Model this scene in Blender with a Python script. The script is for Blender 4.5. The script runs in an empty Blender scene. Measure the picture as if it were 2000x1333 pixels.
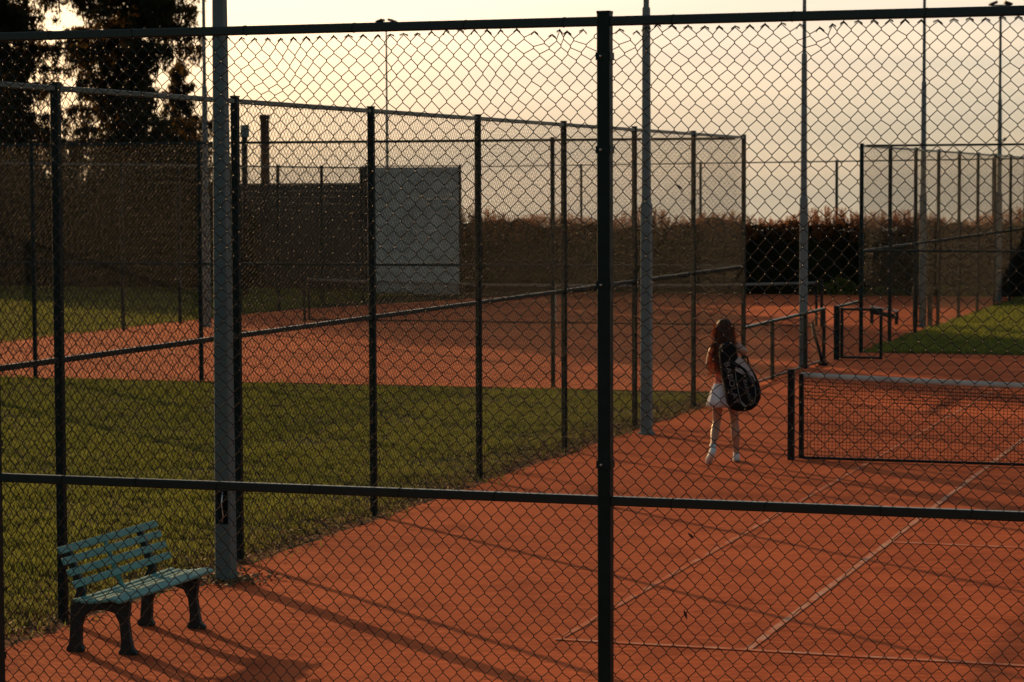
import bpy, math, random
import numpy as np
from mathutils import Vector, Matrix
random.seed(7); rng = np.random.default_rng(11)
S = bpy.context.scene; COL = S.collection
R = math.radians

# ------------------------------------------------------------------ camera
cam = bpy.data.objects.new('camera', bpy.data.cameras.new('camera')); COL.objects.link(cam)
F, PITCH, YAW, ROLL = 4883.7, 0.0624, -0.3268, -0.0039
CP = Vector((5.3444, -16.7606, 3.2322))
fw = Vector((math.sin(YAW)*math.cos(PITCH), math.cos(YAW)*math.cos(PITCH), -math.sin(PITCH)))
r0 = Vector((math.cos(YAW), -math.sin(YAW), 0)); u0 = r0.cross(fw)
rr = r0*math.cos(ROLL)+u0*math.sin(ROLL); uu = -r0*math.sin(ROLL)+u0*math.cos(ROLL)
M = Matrix((rr, uu, -fw)).transposed().to_4x4(); M.translation = CP
cam.matrix_world = M
cam.data.sensor_width = 36; cam.data.lens = F/2000*36
cam.data.clip_start = .1; cam.data.clip_end = 5000
cam.data.dof.use_dof = True; cam.data.dof.focus_distance = 15; cam.data.dof.aperture_fstop = 7.5
S.camera = cam

# ------------------------------------------------------------------ light
SUN_EL, SUN_AZ = 12.0, -48.5          # azimuth from +Y, negative towards -X
sdir = Vector((math.sin(R(SUN_AZ))*math.cos(R(SUN_EL)), math.cos(R(SUN_AZ))*math.cos(R(SUN_EL)), math.sin(R(SUN_EL))))
sl = bpy.data.lights.new('sun', 'SUN'); sl.energy = 5.0; sl.angle = R(.5); sl.color = (1, .60, .27)
so = bpy.data.objects.new('sun', sl); COL.objects.link(so); so.rotation_euler = sdir.to_track_quat('Z', 'Y').to_euler()
so.location = (-40, 40, 30)

W = bpy.data.worlds.new('World'); S.world = W; W.use_nodes = True
nt = W.node_tree; nt.nodes.clear()
N = nt.nodes.new; L = nt.links.new
out = N('ShaderNodeOutputWorld')
sky = N('ShaderNodeTexSky'); sky.sky_type = 'NISHITA'; sky.sun_disc = False
sky.sun_elevation = R(SUN_EL); sky.sun_rotation = R(SUN_AZ); sky.dust_density = 4; sky.air_density = 1.4; sky.ozone_density = 1.5
b1 = N('ShaderNodeBackground'); b1.inputs[1].default_value = .05; L(sky.outputs[0], b1.inputs[0])
tc = N('ShaderNodeTexCoord'); sep = N('ShaderNodeSeparateXYZ'); L(tc.outputs['Generated'], sep.inputs[0])
ramp = N('ShaderNodeValToRGB'); cr = ramp.color_ramp      # evening haze by elevation: 0..0.5 of sin(elevation)
def setramp(cr, st):
    while len(cr.elements) > 1: cr.elements.remove(cr.elements[-1])
    cr.elements[0].position, cr.elements[0].color = st[0][0], (*st[0][1], 1)
    for p, c in st[1:]:
        e = cr.elements.new(p); e.color = (*c, 1)
mz = N('ShaderNodeMapRange'); mz.inputs[1].default_value = -.05; mz.inputs[2].default_value = .95
# cloud wisps bend the elevation a little
mp = N('ShaderNodeMapping'); mp.inputs['Scale'].default_value = (7, 7, 60); L(tc.outputs['Generated'], mp.inputs[0])
nz = N('ShaderNodeTexNoise'); nz.inputs['Scale'].default_value = 1.0; nz.inputs['Detail'].default_value = 5; L(mp.outputs[0], nz.inputs[0])
ma = N('ShaderNodeMath'); ma.operation = 'MULTIPLY_ADD'; ma.inputs[1].default_value = .022; ma.inputs[2].default_value = -.011
L(nz.outputs[0], ma.inputs[0]); ad = N('ShaderNodeMath'); ad.operation = 'ADD'; L(ma.outputs[0], ad.inputs[0]); L(sep.outputs[2], ad.inputs[1])
L(ad.outputs[0], mz.inputs[0]); L(mz.outputs[0], ramp.inputs[0])
setramp(cr, [(0, (.46, .40, .29)), (.05, (.60, .50, .37)), (.065, (.64, .545, .41)), (.085, (.72, .63, .51)), (.105, (.82, .71, .60)), (.125, (.88, .77, .68)),
             (.20, (.82, .76, .64)), (.40, (.36, .39, .40)), (.75, (.16, .20, .24)), (1, (.12, .16, .21))])
# brighter towards the sun, dimmer and cooler behind
vm = N('ShaderNodeVectorMath'); vm.operation = 'DOT_PRODUCT'; L(tc.outputs['Generated'], vm.inputs[0]); vm.inputs[1].default_value = sdir
gl = N('ShaderNodeValToRGB'); setramp(gl.color_ramp, [(0, (.26, .38, .42)), (.5, (.38, .46, .49)), (.80, (.74, .73, .71)), (.875, (.90, .89, .86)), (.93, (1.12, 1.07, 1.06)), (1, (1.6, 1.40, 1.15))])
mg = N('ShaderNodeMapRange'); mg.inputs[1].default_value = -1; mg.inputs[2].default_value = 1; L(vm.outputs['Value'], mg.inputs[0]); L(mg.outputs[0], gl.inputs[0])
mul = N('ShaderNodeMixRGB'); mul.blend_type = 'MULTIPLY'; mul.inputs[0].default_value = 1; L(ramp.outputs[0], mul.inputs[1]); L(gl.outputs[0], mul.inputs[2])
mp2 = N('ShaderNodeMapping'); mp2.inputs['Scale'].default_value = (3.2, 3.2, 42); L(tc.outputs['Generated'], mp2.inputs[0])
nc = N('ShaderNodeTexNoise'); nc.inputs['Scale'].default_value = 1.6; nc.inputs['Detail'].default_value = 4; nc.inputs['Roughness'].default_value = .4; L(mp2.outputs[0], nc.inputs[0])
crr = N('ShaderNodeValToRGB'); setramp(crr.color_ramp, [(.38, (1.02, 1.01, 1.0)), (.60, (.83, .875, .915))]); L(nc.outputs[0], crr.inputs[0])
mulc = N('ShaderNodeMixRGB'); mulc.blend_type = 'MULTIPLY'; mulc.inputs[0].default_value = 1; L(mul.outputs[0], mulc.inputs[1]); L(crr.outputs[0], mulc.inputs[2]); mul = mulc
b2 = N('ShaderNodeBackground'); b2.inputs[1].default_value = 1.0; L(mul.outputs[0], b2.inputs[0])
ash = N('ShaderNodeAddShader'); L(b1.outputs[0], ash.inputs[0]); L(b2.outputs[0], ash.inputs[1]); L(ash.outputs[0], out.inputs[0])

vs = S.view_settings; vs.view_transform = 'Standard'; vs.look = 'None'; vs.exposure = 0; vs.gamma = 1; vs.use_curve_mapping = False
S.render.resolution_x = 1024; S.render.resolution_y = 682

# ------------------------------------------------------------------ materials
def mat(name, col, rough=.6, col2=None, scale=8, detail=4, bump=0, bscale=None, metal=0, spec=.5, stretch=None, fac=(.35, .65), trans=0, transcol=None):
    m = bpy.data.materials.new(name); m.use_nodes = True; t = m.node_tree; n = t.nodes; l = t.links
    p = n['Principled BSDF']; p.inputs['Base Color'].default_value = (*col, 1); p.inputs['Roughness'].default_value = rough
    p.inputs['Metallic'].default_value = metal; p.inputs['Specular IOR Level'].default_value = spec
    co = n.new('ShaderNodeTexCoord'); mp_ = n.new('ShaderNodeMapping'); l.new(co.outputs['Object'], mp_.inputs[0])
    if stretch: mp_.inputs['Scale'].default_value = stretch
    if col2:
        nz_ = n.new('ShaderNodeTexNoise'); nz_.inputs['Scale'].default_value = scale; nz_.inputs['Detail'].default_value = detail
        l.new(mp_.outputs[0], nz_.inputs[0]); r_ = n.new('ShaderNodeValToRGB'); l.new(nz_.outputs[0], r_.inputs[0])
        r_.color_ramp.elements[0].position = fac[0]; r_.color_ramp.elements[1].position = fac[1]
        r_.color_ramp.elements[0].color = (*col, 1); r_.color_ramp.elements[1].color = (*col2, 1)
        l.new(r_.outputs[0], p.inputs['Base Color'])
    if bump:
        nb = n.new('ShaderNodeTexNoise'); nb.inputs['Scale'].default_value = bscale or scale*3; nb.inputs['Detail'].default_value = 6
        l.new(mp_.outputs[0], nb.inputs[0]); bm_ = n.new('ShaderNodeBump'); bm_.inputs['Strength'].default_value = bump; bm_.inputs['Distance'].default_value = .01
        l.new(nb.outputs[0], bm_.inputs['Height']); l.new(bm_.outputs[0], p.inputs['Normal'])
    if trans:
        tr = n.new('ShaderNodeBsdfTranslucent'); mx = n.new('ShaderNodeMixShader'); mx.inputs[0].default_value = trans
        tr.inputs[0].default_value = (*(transcol or col2 or col), 1)
        l.new(p.outputs[0], mx.inputs[1]); l.new(tr.outputs[0], mx.inputs[2]); l.new(mx.outputs[0], n['Material Output'].inputs[0])
    return m

GREEN = mat('green_paint', (.0012, .011, .0095), .5, (.003, .016, .014), 14, bump=.05, bscale=200, spec=.16)
RAILM = mat('green_rail_paint', (.0015, .012, .010), .34, (.003, .016, .014), 14, bump=.05, bscale=120, spec=.32)
NWIRE = mat('green_wire_near', (.0012, .0042, .0032), .36, (.008, .0055, .0035), 30, spec=.2)
WIRE = mat('green_wire', (.0012, .0042, .0032), .5, (.004, .0055, .0035), 30, spec=.09)
GALV = mat('galvanised_steel', (.118, .150, .145), .65, (.155, .19, .18), 3, 6, bump=.08, bscale=60, metal=.05, spec=.3)
BOLT = mat('zinc_bolt', (.55, .55, .52), .3, metal=.8)
BLACK = mat('black_metal', (.003, .005, .0045), .55, (.006, .008, .007), 20, bump=.1, bscale=120, spec=.25)
NETM = mat('net_cord', (.003, .003, .003), .9, spec=.1)
TAPE = mat('net_tape', (.50, .51, .46), .8, (.36, .36, .31), 5, 5)
TEAL = mat('teal_paint', (.048, .225, .200), .6, (.095, .29, .26), 6, 6, bump=.3, bscale=50, stretch=(6, 1, 6))
DTEAL = mat('dark_cast_iron', (.003, .012, .012), .5, (.006, .018, .017), 12, bump=.15, bscale=80, spec=.3)
BARK = mat('bark', (.035, .024, .016), .95, (.07, .05, .035), 10, 6, bump=.6, bscale=20, stretch=(1, 1, .3))
NEEDLE = mat('needles', (.010, .015, .006), .85, (.026, .028, .010), 1.2, 5, trans=.18, transcol=(.26, .15, .04), spec=.15)
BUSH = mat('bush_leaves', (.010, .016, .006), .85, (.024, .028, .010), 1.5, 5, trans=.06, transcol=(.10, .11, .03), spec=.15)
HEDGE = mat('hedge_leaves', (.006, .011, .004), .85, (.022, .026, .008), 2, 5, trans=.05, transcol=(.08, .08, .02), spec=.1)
SHOOT = mat('reddish_shoots', (.10, .045, .015), .8, (.20, .09, .030), 3, 4, trans=.45, transcol=(.42, .16, .05))
WEED = mat('weeds', (.05, .08, .012), .8, (.16, .17, .03), 6, 3, trans=.3, transcol=(.25, .26, .04))
LITTER = mat('dead_leaves', (.11, .055, .022), .85, (.24, .14, .05), 25, 3)
YELLOWLEAF = mat('yellow_leaf', (.30, .19, .05), .8)
WALLM = mat('grey_wall', (.040, .046, .044), .95, (.056, .060, .056), 2, 6, bump=.3, bscale=30)
BRICKM = mat('chimney_brick', (.09, .038, .022), .9, (.15, .065, .036), 5, 5, bump=.4, bscale=25)
PANELM = mat('practice_board_paint', (.30, .30, .27), .9, (.46, .46, .42), 2.6, 8, bump=.1, bscale=30)
SKIN = mat('skin', (.34, .17, .10), .5, (.40, .21, .13), 8)
HAIR = mat('brown_hair', (.022, .010, .005), .55, (.055, .022, .010), 40, 4, stretch=(6, 6, .4), bump=.6, bscale=60, spec=.2, trans=.10, transcol=(.45, .16, .04))
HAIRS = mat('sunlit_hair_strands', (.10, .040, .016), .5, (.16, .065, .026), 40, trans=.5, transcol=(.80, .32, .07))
TOPM = mat('coral_cloth', (.60, .17, .11), .85, (.68, .21, .13), 10, bump=.3, bscale=40)
SKIRTM = mat('white_cloth', (.66, .68, .72), .85, (.74, .75, .78), 6, bump=.2, bscale=60, trans=.15, transcol=(.7, .7, .7))
SHOEM = mat('pale_shoe', (.52, .56, .56), .6, (.62, .64, .63), 20)
SOLEM = mat('grey_sole', (.22, .23, .23), .8)
PRINT = mat('pale_print', (.21, .22, .21), .8)
BAGM = mat('black_fabric', (.004, .004, .005), .8, (.008, .008, .010), 60, bump=.3, bscale=150, spec=.15)
WHITEM = mat('white_panel', (.36, .37, .36), .8)
DARK = mat('dark_void', (.004, .004, .004), .9)

# ---- clay / grass ground
def clay_mat():
    m = bpy.data.materials.new('red_clay'); m.use_nodes = True; t = m.node_tree; n = t.nodes; l = t.links; p = n['Principled BSDF']
    p.inputs['Roughness'].default_value = 1; p.inputs['Specular IOR Level'].default_value = .04
    g_ = n.new('ShaderNodeNewGeometry')
    def noise(sc, det, st=(1, 1, 1), rot=0):
        mp_ = n.new('ShaderNodeMapping'); mp_.inputs['Scale'].default_value = st; mp_.inputs['Rotation'].default_value = (0, 0, rot); l.new(g_.outputs['Position'], mp_.inputs[0])
        z = n.new('ShaderNodeTexNoise'); z.inputs['Scale'].default_value = sc; z.inputs['Detail'].default_value = det; l.new(mp_.outputs[0], z.inputs[0]); return z.outputs[0]
    def rmp(f, a, ca, b, cb):
        r_ = n.new('ShaderNodeValToRGB'); e = r_.color_ramp.elements; e[0].position = a; e[0].color = (*ca, 1); e[1].position = b; e[1].color = (*cb, 1); l.new(f, r_.inputs[0]); return r_.outputs[0]
    def mx(f, a, b, mode='MIX'):
        q = n.new('ShaderNodeMixRGB'); q.blend_type = mode
        if isinstance(f, float): q.inputs[0].default_value = f
        else: l.new(f, q.inputs[0])
        for i, v in ((1, a), (2, b)):
            if isinstance(v, tuple): q.inputs[i].default_value = (*v, 1)
            else: l.new(v, q.inputs[i])
        return q.outputs[0]
    c1 = rmp(noise(.35, 5), .34, (.39, .076, .028), .66, (.62, .130, .046))  # broad mottle, its contrast widened to suggest soft tree shade
    c2 = mx(rmp(noise(1.0, 4, (1, 9, 1), R(20)), .42, (0, 0, 0), .66, (.8, .8, .8)), c1, (.60, .128, .043))     # drag-mat streaks
    c3 = mx(rmp(noise(1.6, 8), .50, (0, 0, 0), .72, (.75, .75, .75)), c2, (.30, .055, .020))                         # scuffed spots, their dark mottling also paints in soft tree shadows
    c4 = mx(rmp(noise(240, 2), .35, (.78, .78, .78), .7, (1.12, 1.12, 1.12)), c3, c3)
    c5 = n.new('ShaderNodeMixRGB'); c5.blend_type = 'MULTIPLY'; c5.inputs[0].default_value = 1; l.new(c3, c5.inputs[1]); l.new(rmp(noise(160, 3), .3, (.80, .80, .80), .7, (1.1, 1.1, 1.1)), c5.inputs[2])
    l.new(c5.outputs[0], p.inputs['Base Color'])
    bm_ = n.new('ShaderNodeBump'); bm_.inputs['Strength'].default_value = .45; bm_.inputs['Distance'].default_value = .006; l.new(noise(38, 8), bm_.inputs['Height'])
    b3 = n.new('ShaderNodeBump'); b3.inputs['Strength'].default_value = .85; b3.inputs['Distance'].default_value = .02; l.new(noise(5.5, 6, (1, 2.2, 1), R(15)), b3.inputs['Height']); l.new(bm_.outputs[0], b3.inputs['Normal'])
    l.new(b3.outputs[0], p.inputs['Normal'])
    return m, noise
CLAY, _ = clay_mat()
CLAY2 = CLAY.copy(); CLAY2.name = 'lighter_clay'      # copy of the near clay with its colour multiplied paler, for the far court
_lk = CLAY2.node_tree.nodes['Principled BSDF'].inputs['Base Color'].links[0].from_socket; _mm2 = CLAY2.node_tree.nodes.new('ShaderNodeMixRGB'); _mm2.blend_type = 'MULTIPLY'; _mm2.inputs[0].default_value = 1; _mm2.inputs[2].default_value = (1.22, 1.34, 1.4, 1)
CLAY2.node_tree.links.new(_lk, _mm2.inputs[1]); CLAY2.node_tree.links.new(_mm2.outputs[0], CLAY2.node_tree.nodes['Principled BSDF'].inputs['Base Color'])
GRASSBASE = mat('turf_soil', (.012, .018, .006), 1, (.036, .036, .014), 1.3, 6, bump=.8, bscale=30, spec=.05)
BLADE = mat('grass_blade', (.026, .050, .014), .8, (.162, .152, .052), 7, 8, trans=.38, transcol=(.26, .29, .06), spec=.1)
_t = BLADE.node_tree; _p = _t.nodes['Principled BSDF']; _src = _p.inputs['Base Color'].links[0].from_socket
_g = _t.nodes.new('ShaderNodeNewGeometry'); _m = _t.nodes.new('ShaderNodeMapping'); _m.inputs['Scale'].default_value = (.9, 1.6, 1); _t.links.new(_g.outputs['Position'], _m.inputs[0])
_z = _t.nodes.new('ShaderNodeTexNoise'); _z.inputs['Scale'].default_value = 1.3; _z.inputs['Detail'].default_value = 6; _t.links.new(_m.outputs[0], _z.inputs[0])
_r = _t.nodes.new('ShaderNodeValToRGB'); _r.color_ramp.elements[0].position = .36; _r.color_ramp.elements[0].color = (.28, .40, .30, 1); _r.color_ramp.elements[1].position = .64; _r.color_ramp.elements[1].color = (1.50, 1.42, 1.30, 1); _t.links.new(_z.outputs[0], _r.inputs[0])
_x = _t.nodes.new('ShaderNodeMixRGB'); _x.blend_type = 'MULTIPLY'; _x.inputs[0].default_value = 1; _t.links.new(_src, _x.inputs[1]); _t.links.new(_r.outputs[0], _x.inputs[2]); _t.links.new(_x.outputs[0], _p.inputs['Base Color'])
DRYBLADE = mat('dry_grass_blade', (.10, .070, .028), .85, (.20, .15, .07), 9, 5, trans=.3, transcol=(.26, .19, .08), spec=.1)
LINEM = mat('chalk_line', (.56, .13, .052), 1, (.62, .33, .22), 5, 7, bump=.2, bscale=80, fac=(.32, .62), spec=.05)
LINEW = mat('worn_line', (.55, .108, .034), 1, (.60, .28, .18), 4, 7, bump=.2, bscale=80, fac=(.40, .68), spec=.05)
FIELD = mat('field_earth', (.05, .045, .02), .95, (.09, .08, .03), .4, 5)

# ------------------------------------------------------------------ mesh helpers
class MB:
    def __init__(s): s.v = []; s.f = []
    def add(s, vs_, fs):
        o = len(s.v); s.v += [tuple(x) for x in vs_]; s.f += [tuple(i+o for i in q) for q in fs]; return s
    def box(s, c, d, rz=0, rot=None):
        x, y, z = d[0]/2, d[1]/2, d[2]/2
        P = [Vector((a*x, b*y, e*z)) for a in (-1, 1) for b in (-1, 1) for e in (-1, 1)]
        Q = rot if rot is not None else Matrix.Rotation(rz, 3, 'Z')
        P = [Q @ p + Vector(c) for p in P]
        return s.add(P, [(0, 1, 3, 2), (4, 6, 7, 5), (0, 4, 5, 1), (2, 3, 7, 6), (0, 2, 6, 4), (1, 5, 7, 3)])
    def tube(s, path, rad, n=8, cap=True):
        path = [Vector(p) for p in path]; rad = rad if isinstance(rad, (list, tuple)) else [rad]*len(path)
        vs_ = []; up = Vector((0, 0, 1))
        for i, p in enumerate(path):
            t = (path[min(i+1, len(path)-1)]-path[max(i-1, 0)]).normalized()
            a = t.cross(up if abs(t.z) < .95 else Vector((1, 0, 0))).normalized(); b = t.cross(a)
            for k in range(n):
                w = 2*math.pi*(k+.5)/n; vs_.append(p+(a*math.cos(w)+b*math.sin(w))*rad[i])
        fs = [(i*n+k, i*n+(k+1) % n, (i+1)*n+(k+1) % n, (i+1)*n+k) for i in range(len(path)-1) for k in range(n)]
        if cap: fs += [tuple(range(n))[::-1], tuple((len(path)-1)*n+k for k in range(n))]
        return s.add(vs_, fs)
    def loft(s, rings, cap=True):
        n = len(rings[0]); vs_ = [p for r in rings for p in r]
        fs = [(i*n+k, i*n+(k+1) % n, (i+1)*n+(k+1) % n, (i+1)*n+k) for i in range(len(rings)-1) for k in range(n)]
        if cap: fs += [tuple(range(n))[::-1], tuple((len(rings)-1)*n+k for k in range(n))]
        return s.add(vs_, fs)
    def mesh(s, name, smooth=False):
        me = bpy.data.meshes.new(name); me.from_pydata(s.v, [], s.f); me.update()
        if smooth: me.shade_smooth()
        return me
def link(name, me, m=None, parent=None, loc=None, bevel=0, seg=2):
    if m and not me.materials: me.materials.append(m)
    o = bpy.data.objects.new(name, me); COL.objects.link(o)
    if parent: o.parent = parent
    if loc: o.location = loc
    if bevel:
        b = o.modifiers.new('bevel', 'BEVEL'); b.width = bevel; b.segments = seg; b.limit_method = 'ANGLE'; b.angle_limit = R(40)
        me.shade_smooth(); w = o.modifiers.new('wn', 'WEIGHTED_NORMAL')
    return o
def tag(o, label, cat, group=None, kind=None):
    o['label'] = label; o['category'] = cat
    if group: o['group'] = group
    if kind: o['kind'] = kind
    return o
def thing(name, label, cat, loc=(0, 0, 0), rz=0, group=None):
    o = bpy.data.objects.new(name, None); COL.objects.link(o); o.location = loc; o.rotation_euler = (0, 0, rz); o.empty_display_size = .2
    return tag(o, label, cat, group)
def npmesh(name, V, k, smooth=False):
    """V: (n*k,3) vertices, consecutive k-gons."""
    n = len(V)//k; me = bpy.data.meshes.new(name)
    me.vertices.add(len(V)); me.vertices.foreach_set('co', np.ascontiguousarray(V, dtype=np.float32).ravel())
    me.loops.add(len(V)); me.loops.foreach_set('vertex_index', np.arange(len(V), dtype=np.int32))
    me.polygons.add(n); me.polygons.foreach_set('loop_start', np.arange(n, dtype=np.int32)*k)
    me.update(calc_edges=True); me.validate()
    return me
def tris_mesh(name, V, Fc):
    me = bpy.data.meshes.new(name); n = len(Fc); k = Fc.shape[1]
    me.vertices.add(len(V)); me.vertices.foreach_set('co', np.ascontiguousarray(V, dtype=np.float32).ravel())
    me.loops.add(n*k); me.loops.foreach_set('vertex_index', Fc.astype(np.int32).ravel())
    me.polygons.add(n); me.polygons.foreach_set('loop_start', np.arange(n, dtype=np.int32)*k)
    me.update(calc_edges=True)
    return me
def segs_mesh(name, A, B, r, n=3):
    """many thin prisms from A to B (numpy arrays)."""
    A = np.asarray(A, float); B = np.asarray(B, float); t = B-A; ln = np.linalg.norm(t, axis=1, keepdims=True); t = t/np.maximum(ln, 1e-9)
    up = np.where(np.abs(t[:, 2:3]) < .9, np.array([[0, 0, 1.]]), np.array([[0, 1., 0]]))
    a = np.cross(t, up); a /= np.linalg.norm(a, axis=1, keepdims=True); b = np.cross(t, a)
    rr_ = np.asarray(r, float).reshape(-1, 1) if np.ndim(r) else r
    P = []
    for e in (A, B):
        for k in range(n):
            w = 2*math.pi*k/n+.5; P.append(e+(a*math.cos(w)+b*math.sin(w))*rr_)
    V = np.stack(P, 1).reshape(-1, 3); m_ = len(A)
    base = (np.arange(m_)*2*n)[:, None, None]
    q = np.array([[k, (k+1) % n, n+(k+1) % n, n+k] for k in range(n)])[None]
    return tris_mesh(name, V, (base+q).reshape(-1, 4))
def leafcloud(C, size, aspect=.45, droop=0., k=4):
    """diamond leaves at centres C; returns vertices for npmesh k=4"""
    n = len(C); d = rng.normal(size=(n, 3)); d[:, 2] -= droop*1.5; d /= np.linalg.norm(d, axis=1, keepdims=True)
    e = rng.normal(size=(n, 3)); e = np.cross(d, e); e /= np.linalg.norm(e, axis=1, keepdims=True)
    s_ = (np.asarray(size)*rng.uniform(.6, 1.3, n))[:, None]
    V = np.stack([C-d*s_*.5, C+e*s_*aspect*.5, C+d*s_*.5, C-e*s_*aspect*.5], 1)
    return V.reshape(-1, 3)

# ------------------------------------------------------------------ ground
X0 = -3.75
def wavy(pts, step=.4, amp=.05, seed=0):
    q = []; rr2 = random.Random(seed); n = len(pts)
    for i in range(n):
        a = Vector(pts[i]); b = Vector(pts[(i+1) % n]); k = max(1, int((b-a).length/step))
        for j in range(k):
            p = a.lerp(b, j/k); q.append((p.x+rr2.uniform(-amp, amp), p.y+rr2.uniform(-amp, amp)))
    return q
def sheet(name, pts, z, m, kind='structure'):
    me = bpy.data.meshes.new(name); me.from_pydata([(x, y, z) for x, y in pts], [], [tuple(range(len(pts)))]); me.update()
    o = link(name, me, m); o['kind'] = kind; return o
# terrain: a plateau with the courts that falls away behind the hedge
xs = [-1500, -400, -150, -80, -40, 0, 40, 80, 150, 400, 1500]; ys = [-1500, -300, -60, 0, 30, 60, 84, 120, 200, 420]
V = [(x, y, 0 if y <= 84 else -(y-84)*.06) for y in ys for x in xs]; nx = len(xs)
gm = bpy.data.meshes.new('ground'); gm.from_pydata(V, [], [(j*nx+i, j*nx+i+1, (j+1)*nx+i+1, (j+1)*nx+i) for j in range(len(ys)-1) for i in range(nx-1)])
g = link('ground', gm, GRASSBASE); g['kind'] = 'structure'
VERGE = mat('verge_dirt', (.055, .026, .014), 1, (.20, .055, .022), 3, 8, bump=.8, bscale=30, spec=.05)
sheet('verge', wavy([(X0-.42, -8), (X0+.16, -8), (X0+.16, 21.2), (X0-.42, 20.5)], .25, .10, 9), .003, VERGE)
cc = wavy([(X0+.12, -30), (30, -30), (30, 30.55), (X0+.05, 30.55), (X0+.05, 21.5), (X0+.14, 21.3)], .35, .045, 3)
sheet('near_court_clay', cc, .006, CLAY)
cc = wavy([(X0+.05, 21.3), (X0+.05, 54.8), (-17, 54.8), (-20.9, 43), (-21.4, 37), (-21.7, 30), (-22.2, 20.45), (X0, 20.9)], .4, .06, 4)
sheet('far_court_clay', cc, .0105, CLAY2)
def line(a, b, w, z, m, name='court_line'):
    a = Vector(a); b = Vector(b); t = (b-a).normalized(); nn = Vector((-t.y, t.x))*w/2
    k = max(2, int((b-a).length/.25)); P = []
    for i in range(k+1):
        p = a.lerp(b, i/k); j = random.uniform(-.004, .004); P += [(p.x+nn.x+j, p.y+nn.y+j, z), (p.x-nn.x+j, p.y-nn.y+j, z)]
    me = bpy.data.meshes.new(name); me.from_pydata(P, [], [(2*i, 2*i+1, 2*i+3, 2*i+2) for i in range(k)]); me.update()
    o = link(name, me, m); o['kind'] = 'structure'; return o
line((.0, -.025), (0, 23.77), .05, .0105, LINEW); line((1.37, .025), (1.37, 23.74), .055, .0105, LINEM)
line((-.025, 0), (10.97, 0), .05, .0145, LINEM); line((1.40, 5.485), (9.60, 5.485), .045, .0145, LINEM)
line((1.40, 18.285), (9.60, 18.285), .045, .0145, LINEM); line((-.025, 23.77), (10.97, 23.77), .05, .0145, LINEM)
line((5.485, 5.51), (5.485, 18.26), .045, .0105, LINEM); line((9.6, .03), (9.6, 23.7), .05, .0105, LINEM); line((10.97, .03), (10.97, 23.7), .05, .0105, LINEM)
cx = -17.8; cy = 26.5
line((cx, cy+.03), (cx, cy+23.74), .05, .015, LINEW); line((cx+1.37, cy+.03), (cx+1.37, cy+23.74), .05, .015, LINEW)
line((cx+9.6, cy+.03), (cx+9.6, cy+23.74), .05, .015, LINEW); line((cx+10.97, cy+.03), (cx+10.97, cy+23.74), .05, .015, LINEW)
line((cx, cy), (cx+10.97, cy), .06, .019, LINEW); line((cx+1.4, cy+5.485), (cx+9.57, cy+5.485), .05, .019, LINEW)
line((cx+1.4, cy+18.285), (cx+9.57, cy+18.285), .05, .019, LINEW); line((cx, cy+23.77), (cx+10.97, cy+23.77), .06, .019, LINEW)

# ------------------------------------------------------------------ chain-link
PIT = .0707
def chain_segments(Lx, z0, z1, seed=0, hook=False, warp=None):
    h = PIT/2*.98; hz = PIT/2*1.10; ncol = int(Lx/h); nrow = int((z1-z0)/hz)
    i = np.arange(ncol)[:, None]; j = np.arange(nrow+1)[None, :]
    hz = (z1-z0)/nrow; x = (i+((i+j) % 2))*h; z = z0+j*hz+0*i; y = np.zeros_like(x)
    g2 = np.random.default_rng(seed)
    # node jitter shared by the two hooking wires (keyed by column, row)
    jx = g2.normal(0, .0016, (ncol+2, nrow+1)); jz = g2.normal(0, .0016, (ncol+2, nrow+1))
    c = (i+((i+j) % 2))
    X = x+jx[c, j]; Z = z+jz[c, j]
    if warp is not None: X, Z = warp(X, Z)
    r_ = .0016
    if hook:
        dx = np.where((i+j) % 2 == 1, -.0025, .0025)   # wire turns back just short of the node
        A = np.stack([X+dx*0, y-r_*1.6*np.where((i+j) % 2 == 1, 1, -1), Z-.0045], -1); B = np.stack([X, y+r_*1.6*np.where((i+j) % 2 == 1, 1, -1), Z+.0045], -1)
        s1a = A; s1b = B
        P0 = np.concatenate([s1a.reshape(-1, 3), B[:, :-1].reshape(-1, 3)]); P1 = np.concatenate([s1b.reshape(-1, 3), A[:, 1:].reshape(-1, 3)])
        return P0, P1, (X, Z, ncol, nrow)
    s = np.where((i+j[:, :-1]) % 2 == 1, r_, -r_)
    A = np.stack([X[:, :-1], s, Z[:, :-1]], -1); B = np.stack([X[:, 1:], s, Z[:, 1:]], -1)
    return A.reshape(-1, 3), B.reshape(-1, 3), (X, Z, ncol, nrow)
def barbs(X, Z, ncol, nrow, seed=0):
    g2 = np.random.default_rng(seed+50); A = []; B = []
    for i in range(ncol):
        if (i+nrow) % 2 == 1: continue
        x, z = X[i, nrow], Z[i, nrow]
        for s in (-1, 1):
            A.append((x, 0, z+.002)); B.append((x+s*g2.uniform(.014, .022), g2.uniform(-.008, .008), z-g2.uniform(.002, .016)))
    return np.array(A), np.array(B)
_pc = {}
def panel_mesh(Lx, H, seed=0, r=.0015, low=False):
    k = (round(Lx, 2), round(H, 2), seed, r)
    if k not in _pc:
        A, B, (X, Z, nc, nr) = chain_segments(Lx, .03, H-.03, seed)
        a2, b2 = barbs(X, Z, nc, nr, seed)
        me = segs_mesh('chain_link', np.concatenate([A, a2]), np.concatenate([B, b2]), r, 3); me.materials.append(WIRE); _pc[k] = me
    return _pc[k]
_bx = {}
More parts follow.
